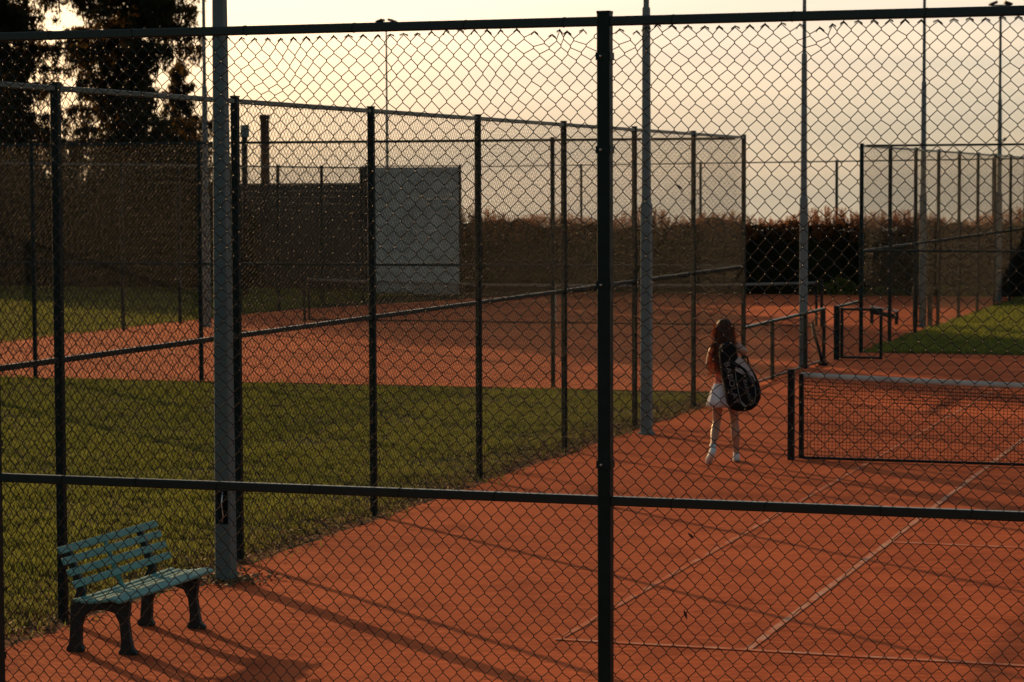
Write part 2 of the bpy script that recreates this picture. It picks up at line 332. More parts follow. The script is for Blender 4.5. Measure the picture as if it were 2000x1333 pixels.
def boxmesh(d, m, bev=0):
    k = (tuple(round(x, 3) for x in d), m.name)
    if k not in _bx:
        b = MB(); x, y, z = d[0]/2, d[1]/2, d[2]/2; e = min(x, y)*.12
        # chamfered rectangular tube along z
        pl = [(-x+e, -y), (x-e, -y), (x, -y+e), (x, y-e), (x-e, y), (-x+e, y), (-x, y-e), (-x, -y+e)]
        b.loft([[(a, c, -z) for a, c in pl], [(a, c, z) for a, c in pl]])
        me = b.mesh('bar'); me.materials.append(m); _bx[k] = me
    return _bx[k]
def rail_mesh(Ln, w, m):
    k = ('r', round(Ln, 3), w, m.name)
    if k not in _bx:
        b = MB(); y = z = w/2; e = y*.24
        pl = [(-y+e, -z), (y-e, -z), (y, -z+e), (y, z-e), (y-e, z), (-y+e, z), (-y, z-e), (-y, -z+e)]
        b.loft([[(0, a, c) for a, c in pl], [(Ln, a, c) for a, c in pl]]); me = b.mesh('rail'); me.materials.append(m); _bx[k] = me
    return _bx[k]

def fence(name, P0, dirv, stations, label, H=4.0, mid=1.95, post=.06, side=-1, mesh=True, rail=.042, first=True, last=True, group=None, seeds=(1, 2, 3), skip_post=(), wire_r=.0022):
    """stations along dirv from P0; side: +1 mesh on the left of dirv, -1 on the right."""
    d = Vector((dirv[0], dirv[1], 0)).normalized(); ang = math.atan2(d.y, d.x)
    T = thing(name, label, 'fence', (P0[0], P0[1], 0), ang, group)
    for i, s in enumerate(stations):
        if (i == 0 and not first) or (i == len(stations)-1 and not last) or i in skip_post: continue
        link('post', boxmesh((post, post, H), GREEN), None, T, (s, 0, H/2))
        link('post_cap', boxmesh((post+.008, post+.008, .012), GREEN), None, T, (s, 0, H+.007))
    for i in range(len(stations)-1):
        a, b = stations[i], stations[i+1]; g0 = post/2+.001
        link('top_rail', rail_mesh(b-a-2*g0, rail, RAILM), None, T, (a+g0, 0, H-rail/2-.012))
        if mid: link('mid_rail', rail_mesh(b-a-2*g0, rail, RAILM), None, T, (a+g0, 0, mid))
        if mesh:
            o = link('chain_link_mesh', panel_mesh(b-a, H-.03, seeds[i % len(seeds)], wire_r), None, T, (a, side*(post/2+.006), 0))
    return T

_tie = MB(); _tie.tube([(0, -.022, -.022), (0, -.0225, .021), (.003, 0, .0235), (.005, .030, .018), (.004, .034, -.012), (0, .01, -.0235), (-.003, -.022, -.018)], .0016, 5)
TIE = _tie.mesh('tie', True); TIE.materials.append(WIRE)
def ties(T, a, b, zs, rd, side=1):
    for z in zs:
        x = a+.2+rd.random()*.2
        while x < b-.1:
            o = link('tie_wire', TIE, None, T, (x, 0, z)); o.rotation_euler = (0, rd.uniform(-.25, .25), 0 if side > 0 else math.pi); x += rd.uniform(.38, .62)
# ---- near fence, between camera and court (its mesh is worn at the top)
def near_warp(seed):
    g2 = np.random.default_rng(seed)
    bumps = [(g2.uniform(0, 3.1), 3.97-abs(g2.normal(0, .10)), g2.uniform(.05, .14), g2.normal(0, .013), g2.normal(-.003, .007)) for _ in range(9)]
    bumps += [(g2.uniform(0, 3.1), g2.uniform(1, 3.4), g2.uniform(.2, .5), g2.normal(0, .012), g2.normal(0, .010)) for _ in range(14)]
    return bumps
def near_panel(Lx, seed, extra=()):
    bumps = near_warp(seed)+list(extra); g2 = np.random.default_rng(seed+9)
    def warp(X, Z):
        X0_, Z0_ = X.copy(), Z.copy()
        for bx_, bz, rad, ax, az in bumps:
            w = np.exp(-(((X0_-bx_)**2+(Z0_-bz)**2)/(2*rad*rad))); X += ax*w; Z += az*w
        Z -= .006*np.sin(X0_*1.9+seed)*np.clip((Z0_-3.0), 0, 1)
        Z -= np.clip(Z0_-3.5, 0, 1)*.008*(1+np.sin(X0_*5.1+seed))
        return X, Z
    A, B, (X, Z, nc, nr) = chain_segments(Lx, .014, 3.950, seed, True, warp)
    if extra:   # a few broken strands beside the post
        keep = np.ones(len(A), bool); mid = (A+B)/2
        for bx_, bz, rad, ax, az in extra[:2]:
            near = (np.abs(mid[:, 0]-bx_) < .05) & (mid[:, 2] > bz-.02); keep &= ~(near & (np.random.default_rng(3).random(len(A)) < .45))
        A, B = A[keep], B[keep]
    a2, b2 = barbs(X, Z, nc, nr, seed)
    a2 = np.concatenate([a2, a2[::1]]); b2 = np.concatenate([b2, b2+np.array([0, .004, -.006])])
    me = segs_mesh('chain_link', np.concatenate([A, a2]), np.concatenate([B, b2]), .0022, 4); me.materials.append(NWIRE); return me
NF = thing('chain_link_fence', 'tall green chain link fence closest to the viewer crossing the whole picture', 'fence', (X0, -5.9, 0))
st = [0, 2.697, 5.86, 8.96, 12.06]
for s in st:
    link('post', boxmesh((.06, .06, 4.0), GREEN), None, NF, (s, 0, 2.0)); link('post_cap', boxmesh((.063, .063, .010), GREEN), None, NF, (s, 0, 4.006))
for a, b in zip(st[:-1], st[1:]):
    link('top_rail', rail_mesh(b-a-.062, .042, RAILM), None, NF, (a+.031, 0, 3.965)); link('mid_rail', rail_mesh(b-a-.062, .042, RAILM), None, NF, (a+.031, 0, 1.795))
rdt = random.Random(3)
for a, b in zip(st[:-1], st[1:]): ties(NF, a, b, (3.965, 1.795), rdt)
link('chain_link_mesh', near_panel(2.70, 4), None, NF, (0, .036, 0))
link('chain_link_mesh', near_panel(3.165, 5, [(3.04, 3.93, .06, -.05, -.02), (2.86, 3.93, .05, .03, -.03), (1.55, 3.80, .09, .02, -.030), (.35, 3.84, .09, -.02, -.025), (2.55, 3.6, .12, .012, -.02)]), None, NF, (2.697, .036, 0))
link('chain_link_mesh', near_panel(3.1, 6, [(.10, 3.92, .06, .04, -.02), (.95, 3.93, .05, .04, -.03), (.24, 3.86, .07, -.03, .01)]), None, NF, (5.86, .036, 0))
link('chain_link_mesh', near_panel(3.1, 8), None, NF, (8.96, .036, 0))
for zz in (3.388, 2.779, 1.962, 3.808, .9):
    for s in (2.697, 5.86, 8.96):
        c = MB(); c.box((0, -.0315, 0), (.066, .003, .034)); c.box((-.0325, 0, 0), (.004, .064, .034)); c.box((.0325, 0, 0), (.004, .064, .034))
        cl = link('clamp', c.mesh('clamp'), GREEN, NF, (s, 0, zz))
        bb = MB(); bb.tube([(0, 0, 0), (0, -.009, 0)], .0065, 8); bb.tube([(0, -.009, 0), (0, -.013, 0)], [.0065, .003], 8)
        link('bolt', bb.mesh('bolt', True), BOLT, cl, (-.008, -.034, 0))

# ---- fence along the left side of the near court
LFN = fence('chain_link_fence', (X0, 21.34), (0, -1), [0]+[3.1*k for k in range(1, 9)]+[27.18], 'long green chain link fence running away beside the grass strip and the bench', 3.985, side=1, first=True, last=False)
for k in range(2, 9): ties(LFN, 3.1*k, 3.1*(k+1) if k < 8 else 27.1, (3.95, 1.95), rdt, side=1)
# ---- cross fence in front of far court
cf0 = Vector((X0-.05, 21.28)); cf1 = Vector((-15.73, 20.5)); dd = (cf1-cf0)
fence('chain_link_fence', cf0, dd, [.04]+[3.0*k for k in range(1, 9)], 'green chain link fence across the far edge of the left grass strip', 3.97, side=-1, first=False, mid=1.95)
# ---- far court left fence
fence('chain_link_fence', (-20.9, 44.9), (0, -1), [2.85*k for k in range(-1, 9)], 'green chain link fence between far court and the grass under the dark trees', 3.75, side=-1, mid=None, post=.07)
# ---- far back fence behind the hedge
a = Vector((-10.80, 63.85)); b = Vector((-28.4, 76.85)); dv = (b-a).normalized()
fence('chain_link_fence', a, dv, [7.0*k for k in range(-2, 4)], 'thin wire fence standing behind the clipped hedge with its top rail against the sky', 3.985, side=1, mid=None, post=.07, mesh=False)
# ---- right tall fence along the far court
fence('chain_link_fence', (-3.64, 30.5), (0, 1), [3.06*k for k in range(0, 11)], 'tall green chain link fence receding at right between far clay and lit grass', 3.98, side=-1, mid=1.95, post=.07, wire_r=.0014)
fence('chain_link_fence', (-3.58, 30.5), (1, 0), [0]+[3.05*k for k in range(1, 7)], 'tall green chain link fence across the near edge of the grass at right', 3.98, side=1, mid=1.95, first=False, wire_r=.0015)
# ---- low fence and gate
lf = thing('low_fence', 'waist high green wire fence right of the girl with sloping top rail', 'fence', (-3.77, 21.42, 0), math.pi/2)
for s in (2.04, 4.63, 6.22): link('post', boxmesh((.055, .055, .95), GREEN), None, lf, (s, 0, .475))
link('top_rail', rail_mesh(6.25, .05, RAILM), None, lf, (0, 0, .978)); link('bottom_rail', rail_mesh(6.2, .03, RAILM), None, lf, (0, 0, .06))
link('chain_link_mesh', panel_mesh(6.2, .96, 4), None, lf, (0, -.036, 0))
lf2 = thing('low_fence', 'short waist high wire fence with thick post between open gate and tall right fence', 'fence', (-3.70, 28.47, 0), math.pi/2)
link('post', boxmesh((.10, .10, 1.0), GREEN), None, lf2, (0, 0, .5)); link('top_rail', rail_mesh(1.95, .05, RAILM), None, lf2, (.05, 0, .975))
link('chain_link_mesh', panel_mesh(1.95, .96, 5), None, lf2, (.05, -.036, 0))
gt = thing('gate', 'open low green wire gate with square frame on the clay', 'gate', (-3.63, 28.44, 0), R(-4))
for s in (.03, .76): link('gate_stile', boxmesh((.05, .05, .93), GREEN), None, gt, (s, 0, .5))
link('gate_rail', rail_mesh(.68, .045, RAILM), None, gt, (.055, 0, .94)); link('gate_rail', rail_mesh(.68, .045, RAILM), None, gt, (.055, 0, .06))
link('chain_link_mesh', panel_mesh(.7, .95, 6), None, gt, (.05, -.03, 0))

# ------------------------------------------------------------------ masts
def mast(loc, label, kind=0, rz=0, bracket=False, top=8.1, head=True, rbase=.092):
    T = thing('floodlight_mast', label, 'light mast', (*loc, 0), rz, 'floodlight masts beside the courts')
    def sq(a_, z):      # chamfered square section
        e = a_*.5; c = e*.82; return [(e, -c, z), (e, c, z), (c, e, z), (-c, e, z), (-e, c, z), (-e, -c, z), (-c, -e, z), (c, -e, z)]
    if kind == 1:   # tapered square pole with an open hatch low on the near face
        zs = [0, .48, .755, 3, 5, 7.2]; b = MB(); vs_ = []; fs = []
        for z in zs: vs_ += sq(.145-.0105*z, z)
        n = 8
        for i in range(len(zs)-1):
            for k in range(n):
                if i == 1 and k == 6: continue
                fs.append((i*n+k, i*n+(k+1) % n, (i+1)*n+(k+1) % n, (i+1)*n+k))
        fs.append(tuple((len(zs)-1)*n+k for k in range(n)))
        b.add(vs_, fs); link('pole', b.mesh('pole'), GALVR, T)
        dk = MB(); dk.box((0, .03, .62), (.08, .03, .27)); link('terminal_block', dk.mesh('terminal'), DARK, T)
        cb = MB(); c0 = Vector((0, -.062, 0)); cb.tube([c0+Vector((.0, 0, .49)), c0+Vector((.010, 0, .55)), c0+Vector((-.003, 0, .64)), c0+Vector((.008, 0, .745))], .006, 6); link('cable', cb.mesh('cable', True), BOLT, T)
        fl = MB(); fl.tube([(0, 0, .0), (0, 0, .018)], .10, 8); link('base_plate', fl.mesh('plate'), BLACK, T)
    else:
        for (z0, z1, ra, rb) in ((0, 3.0, rbase, rbase*.93), (3.0, 5.5, rbase*.74, rbase*.62), (5.5, top, rbase*.45, rbase*.36)):
            b = MB(); b.loft([sq(ra*1.5, z0), sq(rb*1.5, z1-.02), sq(rb*1.2, z1)]); link('pole_section', b.mesh('pole'), GALV, T)
        fl = MB(); fl.tube([(0, 0, 0), (0, 0, .03)], rbase*1.25, 10); link('base_plate', fl.mesh('plate'), GALV, T)
    if head:
        h = MB(); h.box((0, 0, top+.02), (.5, .06, .05)); link('crossbar', h.mesh('bar'), GALV, T)
        for s in (-.2, .2):
            f = MB(); rot = Matrix.Rotation(R(20), 3, 'Y') if s > 0 else Matrix.Rotation(R(-20), 3, 'Y')
            f.box((s, 0, top+.08), (.22, .30, .07), rot=rot); lmp = link('floodlight', f.mesh('lamp'), BLACK, T, bevel=.01)
    if bracket:
        h = MB(); h.box((.02, 0, 4.39), (.30, .05, .035)); h.box((.14, 0, 4.43), (.06, .06, .05)); link('bracket', h.mesh('bracket'), BLACK, T)
    return T
# mast 1 has rust streaks
GALVR = mat('galvanised_rusted', (.070, .112, .108), .65, (.088, .132, .126), 3, 6, bump=.04, bscale=60, metal=.05, spec=.3)
_t = GALVR.node_tree; _n = _t.nodes
_g = _n.new('ShaderNodeTexCoord'); _m = _n.new('ShaderNodeMapping'); _m.inputs['Scale'].default_value = (26, 26, .7); _t.links.new(_g.outputs['Object'], _m.inputs[0])
_z = _n.new('ShaderNodeTexNoise'); _z.inputs['Scale'].default_value = 1.1; _z.inputs['Detail'].default_value = 4; _t.links.new(_m.outputs[0], _z.inputs[0])
_r = _n.new('ShaderNodeValToRGB'); _r.color_ramp.elements[0].position = .60; _r.color_ramp.elements[1].position = .72; _t.links.new(_z.outputs[0], _r.inputs[0])
_s = _n.new('ShaderNodeSeparateXYZ'); _t.links.new(_g.outputs['Object'], _s.inputs[0])
_mr = _n.new('ShaderNodeMapRange'); _mr.inputs[1].default_value = 2.2; _mr.inputs[2].default_value = 3.6; _t.links.new(_s.outputs[2], _mr.inputs[0])
_mm = _n.new('ShaderNodeMath'); _mm.operation = 'MULTIPLY'; _t.links.new(_r.outputs[0], _mm.inputs[0]); _t.links.new(_mr.outputs[0], _mm.inputs[1])
_x = _n.new('ShaderNodeMixRGB'); _x.inputs[2].default_value = (.13, .050, .022, 1); _t.links.new(_mm.outputs[0], _x.inputs[0])
_p = _n['Principled BSDF']; _src = _p.inputs['Base Color'].links[0].from_socket; _t.links.new(_src, _x.inputs[1]); _t.links.new(_x.outputs[0], _p.inputs['Base Color'])
mast((-3.40, 1.72), 'thick grey square light mast with open hatch and rust, right of the bench', 1, 0, top=7.2)
mast((-3.36, 14.33), 'grey light mast on the clay just left of the walking girl')
mast((-3.87, 26.35), 'grey light mast behind the low fence with its sloping rail', rbase=.088)
m4 = mast((-3.93, 39.35), 'grey light mast behind the tall right fence next to the leaning white topped bench', rbase=.10)
for sx in (-.16, .17):
    q = MB(); q.box((sx, -.02, .46), (.10, .16, .92)); link('side_block', q.mesh('block'), BLACK, m4, bevel=.02)  # dark blocks flanking the mast foot
mast((-3.96, 52.0), 'thin grey light mast furthest right with a small crossbar above the fence top', bracket=True, rbase=.11, rz=R(15), top=8.0)
mast((-19.62, 35.15), 'slim grey light mast partly hidden behind the thick rusty mast at left', rbase=.10, top=8.4)
mast((-22.85, 54.6), 'distant thin light mast above the grey practice board with a flat lamp head', rbase=.07, top=8.15)

# ------------------------------------------------------------------ nets
def net(P, Ln, label, rz=0, r=.0026, frame=True, pw=.075, tape=None):
    T = thing('tennis_net', label, 'tennis net', (*P, 0), rz)
    def top(x): return 1.02-.115*math.sin(math.pi*min(max(x/Ln, 0), 1))**.8
    for x in (0, Ln):
        link('net_post', boxmesh((pw, pw, 1.07), BLACK), None, T, (x, 0, .535))
    x0, x1 = .12, Ln-.12
    if frame:
        for x in (x0, x1): link('side_bar', boxmesh((.05, .05, .99), BLACK), None, T, (x, 0, .525))
        link('bottom_bar', rail_mesh(x1-x0-.05, .032, BLACK), None, T, (x0+.025, 0, .035))
    xs_ = np.arange(x0+.03, x1-.02, .042); A = []; B = []
    for x in xs_: A.append((x, 0, .05)); B.append((x, 0, top(x)-.02))
    nh = 23; nseg = 60; g2 = np.random.default_rng(2)
    for j in range(nh):
        f = (j+.5)/nh
        for k in range(nseg):
            xa = x0+.03+(x1-x0-.06)*k/nseg; xb = x0+.03+(x1-x0-.06)*(k+1)/nseg
            A.append((xa, 0, .05+(top(xa)-.07)*f)); B.append((xb, 0, .05+(top(xb)-.07)*f))
    # doubled upper netting
    for x in xs_: A.append((x+.015, .010, top(x)-.28)); B.append((x+.015, .010, top(x)-.02))
    for j in range(7):
        for k in range(nseg):
            xa = x0+.03+(x1-x0-.06)*k/nseg; xb = x0+.03+(x1-x0-.06)*(k+1)/nseg
            A.append((xa, .010, top(xa)-.28+j*.04)); B.append((xb, .010, top(xb)-.28+j*.04))
    me = segs_mesh('netting', np.array(A), np.array(B), r, 4); me.materials.append(NETM); link('netting', me, None, T)
    b = MB(); k = 50; rings = []
    for i in range(k+1):
        x = x0+(x1-x0)*i/k; z = top(x); s = .004*math.sin(i*1.7); w = .012
        rings.append([(x, -w+s, z+.022), (x, w+s, z+.022), (x, w*1.2+s, z-.038), (x, -w*1.2+s, z-.038)])
    b.loft(rings); link('top_tape', b.mesh('tape', True), tape or TAPE, T)
    b = MB(); b.box((Ln/2, 0, .47), (.05, .014, .88)); link('centre_strap', b.mesh('strap'), TAPE, T)
    return T
net((-.92, 11.885), 12.81, 'black tennis net with pale top tape on the near court at right')
net((-18.54, 38.25), 12.45, 'distant tennis net across the shaded far court', rz=R(2.2), r=.0022, pw=.06, tape=mat('dark_net_tape', (.20, .20, .18), .9, (.10, .10, .09), 2, 5))  # far net's tape has a darker base colour

# ------------------------------------------------------------------ bench
def bench(loc, label):
    T = thing('park_bench', label, 'bench', loc, 0)
    # local: +x front, y along the bench (-.78..+.75)
    prof = [(-.065, 0), (.060, 0), (.065, .02), (.045, .05), (.048, .18), (.075, .255), (.13, .295), (.24, .305), (.31, .285), (.345, .22), (.358, .10), (.352, .045), (.335, .02), (.338, 0),
            (.475, 0), (.478, .022), (.445, .045), (.428, .12), (.412, .24), (.425, .33), (.43, .375), (.40, .392), (.22, .365), (.06, .372), (.085, .43), (.018, .60), (-.040, .735), (-.066, .745), (-.086, .735), (-.030, .58), (.022, .43), (-.030, .33), (-.035, .18), (-.045, .06), (-.068, .025)]
    for y in (-.0, 1.07):
        b = MB(); n = len(prof)
        vs_ = [(x, y-.024, z) for x, z in prof]+[(x, y+.024, z) for x, z in prof]
        fs = [tuple(range(n))[::-1], tuple(range(n, 2*n))]+[(i, (i+1) % n, n+(i+1) % n, n+i) for i in range(n)]
        # orientation
        b.add(vs_, [f[::-1] for f in fs]); link('side_frame', b.mesh('frame'), DTEAL, T, bevel=.007)
    def slat(cx_, cz, w, t, tilt, y0, y1, sag=0, name='slat'):
        b = MB(); rings = []; c, s = math.cos(tilt), math.sin(tilt)
        for i in range(13):
            f = i/12; y = y0+(y1-y0)*f; dz = -sag*4*f*(1-f)
            pl = [(-w/2, -t/2), (w/2, -t/2), (w/2, t/2), (-w/2, t/2)]
            rings.append([(cx_+a*c-e*s, y, cz+dz+a*s+e*c) for a, e in pl])
        b.loft([r_[::-1] for r_ in rings]); return link(name, b.mesh(name), TEAL, T, bevel=.006)
    for k, (x, z) in enumerate([(-.052, .722), (-.020, .648), (.018, .570), (.060, .492)]):
        slat(x+.010, z, .052, .020, R(114), -.15, 1.33, 0, 'back_slat')
    for k, (x, z, tl, w) in enumerate([(.085, .386, -4, .042), (.143, .380, -3, .042), (.201, .378, 1, .042), (.259, .384, 6, .042), (.317, .394, 9, .042), (.392, .396, -14, .072)]):
        slat(x, z, w, .022, R(tl), -.16, 1.33, .006, 'seat_slat')
    b = MB(); b.tube([(.09, .53, .37), (.045, .53, .47), (-.062, .53, .74)], .020, 6); link('back_strut', b.mesh('strut'), TEAL, T)
    b = MB(); b.box((.20, .53, .36), (.40, .035, .015)); link('seat_strut', b.mesh('strut'), DTEAL, T)
    return T
def bench_bolts(T):
    bm_ = MB(); bm_.tube([(0, 0, 0), (.004, 0, 0)], .008, 6); me = bm_.mesh('bolt'); me.materials.append(BOLT)
    for (x, z) in [(-.042, .722), (-.010, .648), (.028, .570), (.070, .492)]:
        for y in (0, 1.07): link('bolt', me, None, T, (x+.011, y, z+.004))
bench_bolts(bench((-3.06, -1.43, .006), 'teal slatted bench with dark cast legs on the clay at lower left'))
b = MB()
bench2 = thing('bench', 'low dark bench tilted beside the far mast with a pale top slat', 'bench', (-4.95, 40.2, 0), R(-12))
t_ = MB(); t_.box((.0, 0, .42), (.95, .14, .04), rot=Matrix.Rotation(R(6), 3, 'Y')); link('top_slat', t_.mesh('slat'), SHOEM, bench2)
t_ = MB(); t_.box((.0, .0, .28), (.95, .10, .12), rot=Matrix.Rotation(R(8), 3, 'Y')); link('back_board', t_.mesh('board'), BLACK, bench2)
for s in (-.42, .42):
    t_ = MB(); t_.box((s, 0, .17), (.07, .12, .34)); link('leg', t_.mesh('leg'), BLACK, bench2)
bench2.scale = (.72, .8, .85)
T = thing('clay_broom', 'dark court broom handle leaning on the low fence beside the mast', 'broom', (-3.95, 26.9, 0))
q = MB(); q.tube([(.30, .05, .04), (.24, .02, .30), (.17, 0, .52), (.12, 0, .78)], .030, 6); link('handle', q.mesh('handle', True), BLACK, T)
q = MB(); q.box((.31, .05, .035), (.16, .07, .06)); link('brush_head', q.mesh('head'), BLACK, T)

# ------------------------------------------------------------------ practice board, wall, chimney, horn post
T = thing('practice_board', 'tall pale grey practice board behind the far tennis net', 'practice wall', (-22.72, 52.5, 0), R(9))
q = MB()
for j in range(4):
    p_ = MB(); p_.box((1.45, 0, .47+j*.942), (2.78, .06, .938)); link('board_panel', p_.mesh('panel'), PANELM, T)
for x in (.03, 2.87): link('side_post', boxmesh((.06, .12, 3.82), BLACK), None, T, (x, 0, 1.93))
link('top_rail', rail_mesh(2.86, .03, BLACK), None, T, (.02, 0, 3.80))
q = MB(); q.box((-.13, .35, 1.9), (.24, .12, 3.8)); link('return_wing', q.mesh('wing'), WALLM, T)
T = thing('wall', 'long dark grey plank wall left of the practice board', 'wall', (-33.5, 57, 0))
for j in range(16):
    p_ = MB(); p_.box((5.3, 0, .104+j*.204), (10.6, .14, .2015)); link('plank', p_.mesh('plank'), WALLM, T)
q = MB(); q.box((5.3, 0, 3.29), (10.7, .22, .045)); link('coping', q.mesh('coping'), WALLM, T)
T = thing('chimney', 'brown square chimney stack rising above the grey wall', 'chimney', (-36.15, 75, 0))
q = MB(); q.box((0, 0, 3.0), (.27, .27, 6.0)); link('stack', q.mesh('stack'), BRICKM, T)
q = MB(); q.box((0, 0, 5.98), (.33, .33, .16)); link('cap', q.mesh('cap'), BRICKM, T)
T = thing('equipment_post', 'dark post carrying a grey box, left of the chimney', 'post', (-25.5, 50, 0))
q = MB(); q.tube([(0, 0, 0), (0, 0, 4.65)], .09, 8); link('pole', q.mesh('pole', True), BLACK, T)
q = MB(); q.box((.02, 0, 4.82), (.20, .2, .36)); link('grey_box', q.mesh('box'), GALV, T, bevel=.02)
T = thing('chimney_like_post', 'dark chimney like post between the thick rusty mast and first tall post', 'cabinet', (-26.1, 50.4, 0))  # slim dark chimney-like upright with a cap
q = MB(); q.box((0, 0, 1.95), (.22, .22, 3.9)); link('body', q.mesh('body'), BLACK, T)
q = MB(); q.box((0, 0, 4.02), (.30, .30, .14)); link('cap', q.mesh('cap'), BLACK, T)

# ------------------------------------------------------------------ vegetation
def spruce(loc, H, rad, label, seed, zlow=1.5, nb=110, leaves=30, trunk=.27, drop=.9, sparse=1.0, cat='tree', size=.13, rf=None):
    global rng
    rng = np.random.default_rng(seed); rd = random.Random(seed)
    T = thing('spruce_tree', label, cat, loc, 0)
    q = MB(); q.tube([(0, 0, 0), (.05, 0, H*.3), (0, .05, H*.65), (0, 0, H)], [trunk, trunk*.8, trunk*.45, .02], 10); link('trunk', q.mesh('trunk', True), BARK, T)
    lim = MB(); Cs = []; Ss = []
    for k in range(nb):
        f = (k+rd.random())/nb; z = zlow+(H-zlow)*f; az = k*2.399+rd.uniform(-.5, .5); Lb = (rf(z, az) if rf else rad*(1-f)**.75)*rd.uniform(.55, 1.15)+.2
        dv_ = Vector((math.cos(az), math.sin(az), 0)); sag = rd.uniform(.12, .38)
        pts = []
        for i in range(6):
            t = i/5; pts.append(Vector((0, 0, z))+dv_*Lb*t+Vector((0, 0, -sag*Lb*(t*1.4-.75*t*t)+rd.uniform(-.05, .05))))
        lim.tube(pts, [.035*(1-.8*i/5)*(Lb/rad+.3) for i in range(6)], 4, False)
        if rd.random() > sparse: continue
        ns = int(4+Lb*4.5)
        for s in range(ns):
            t = rd.uniform(.22, 1.0); i = min(int(t*5), 4); p = pts[i].lerp(pts[i+1], t*5-i)
            side = Vector((-dv_.y, dv_.x, 0))*rd.uniform(-.45, .45)*Lb*.45*(1.1-t)
            ln = drop*rd.uniform(.25, 1.0)*(.4+.6*math.sin(math.pi*min(t, .95)))
            m = int(leaves*(.4+ln))
            u = rng.random(m); c = np.array(p+side)[None]+np.stack([rng.normal(0, .05+.05*(1-u)), rng.normal(0, .05+.05*(1-u)), -u*ln+rng.normal(0, .03, m)], 1)
            Cs.append(c)
            m2 = int(leaves*.5); u = rng.random(m2); a0 = np.array(p)[None]; b0 = np.array(p+side)[None]
            Cs.append(a0+(b0-a0)*u[:, None]+rng.normal(0, .06, (m2, 3)))
    C = np.concatenate(Cs); me = npmesh('needles', leafcloud(C, size*1.35, .26, 1.6), 4); me.materials.append(NEEDLE); link('crown', me, None, T)
    link('limbs', lim.mesh('limbs'), BARK, T)
    return T
def rfA(z, az):
    right = math.cos(az-.33)
    if z < 5.9: return 2.9 if right < .2 else 2.6
    if z < 8.2: return .55 if right > .35 else 2.3
    return (2.7 if right > -.3 else 3.3)*max(0, (17-z)/8.8)**.7
def rfB(z, az): return (2.6 if z < 5.5 else 2.1)*max(0, min(1, (18-z)/9))**.7
spruce((-35.2, 62, 0), 17, 3.0, 'big drooping spruce whose trunk stands just left of the pale sky gap', 21, zlow=1.6, nb=230, leaves=36, trunk=.40, drop=1.2, size=.14, rf=rfA)
spruce((-39.6, 60.5, 0), 18, 4.2, 'tall drooping spruce at the far left edge of the picture', 22, zlow=2.0, nb=195, leaves=36, trunk=.36, drop=1.1, size=.14, rf=rfB)
spruce((-37.2, 69.5, 0), 7.9, 1.9, 'small pointed spruce beside the slim mast, lower than the big spruces', 23, zlow=1.0, nb=80, leaves=40, trunk=.12, drop=.5, size=.12)
spruce((-44.5, 61, 0), 15, 3.6, 'dark spruce just outside the left edge behind the grass', 24, zlow=1.0, nb=120, leaves=26, trunk=.3, drop=1.0, size=.16)

def bush(name, loc, rx, ry, h, n, label, m, seed, cat='bush', size=.10, group=None, top=.25):
    global rng
    rng = np.random.default_rng(seed)
    T = thing(name, label, cat, loc, 0, group)
    # lumpy ellipsoid shell with gaps, denser outside
    k = 26; lc = rng.normal(size=(k, 3)); lc /= np.linalg.norm(lc, axis=1, keepdims=True); lc *= rng.uniform(.35, .85, (k, 1))
    lr = rng.uniform(.22, .42, k); per = n//k; Cs = []
    for i in range(k):
        d = rng.normal(size=(per, 3)); d /= np.linalg.norm(d, axis=1, keepdims=True); Cs.append(lc[i]+d*lr[i]*rng.uniform(.6, 1.08, (per, 1)))
    C = np.concatenate(Cs); C[:, 2] = np.clip(C[:, 2]*.5+.5, 0.01, 1.2)
    C = C*np.array([rx, ry, h]); me = npmesh('leaves', leafcloud(C, size, .55), 4); me.materials.append(m); link('foliage', me, None, T)
    s = MB()
    for i in range(7):
        a_ = i*.9; s.tube([(math.cos(a_)*.1, math.sin(a_)*.1, 0), (math.cos(a_)*rx*.3, math.sin(a_)*ry*.3, h*.45), (math.cos(a_)*rx*.55, math.sin(a_)*ry*.5, h*.85)], [.06, .04, .015], 5)
    link('stem', s.mesh('stem', True), BARK, T)
    return T
bl = ['broad dark bush under the trees, the leftmost in view', 'dark bush behind the grass, below the far left spruce', 'dark bush directly below the trunk of the big spruce', 'rounded dark bush right of the big spruce trunk',
      'dark bush directly behind the slim mast at left', 'low dark bush in front of the left end of the grey wall']
for i, (px, py, rx, h) in enumerate([(-43.2, 57.5, 2.6, 4.6), (-39.8, 57.2, 2.3, 3.5), (-36.4, 57, 2.2, 4.5), (-33.2, 56.6, 2.1, 3.8), (-30.6, 56, 2.0, 4.5), (-28.2, 54.6, 1.1, 2.4)]):
    bush('dark_bush', (px, py, 0), rx, 1.6, h, 17000, bl[i], BUSH, 40+i, group='dark bushes behind the far grass', size=.13)
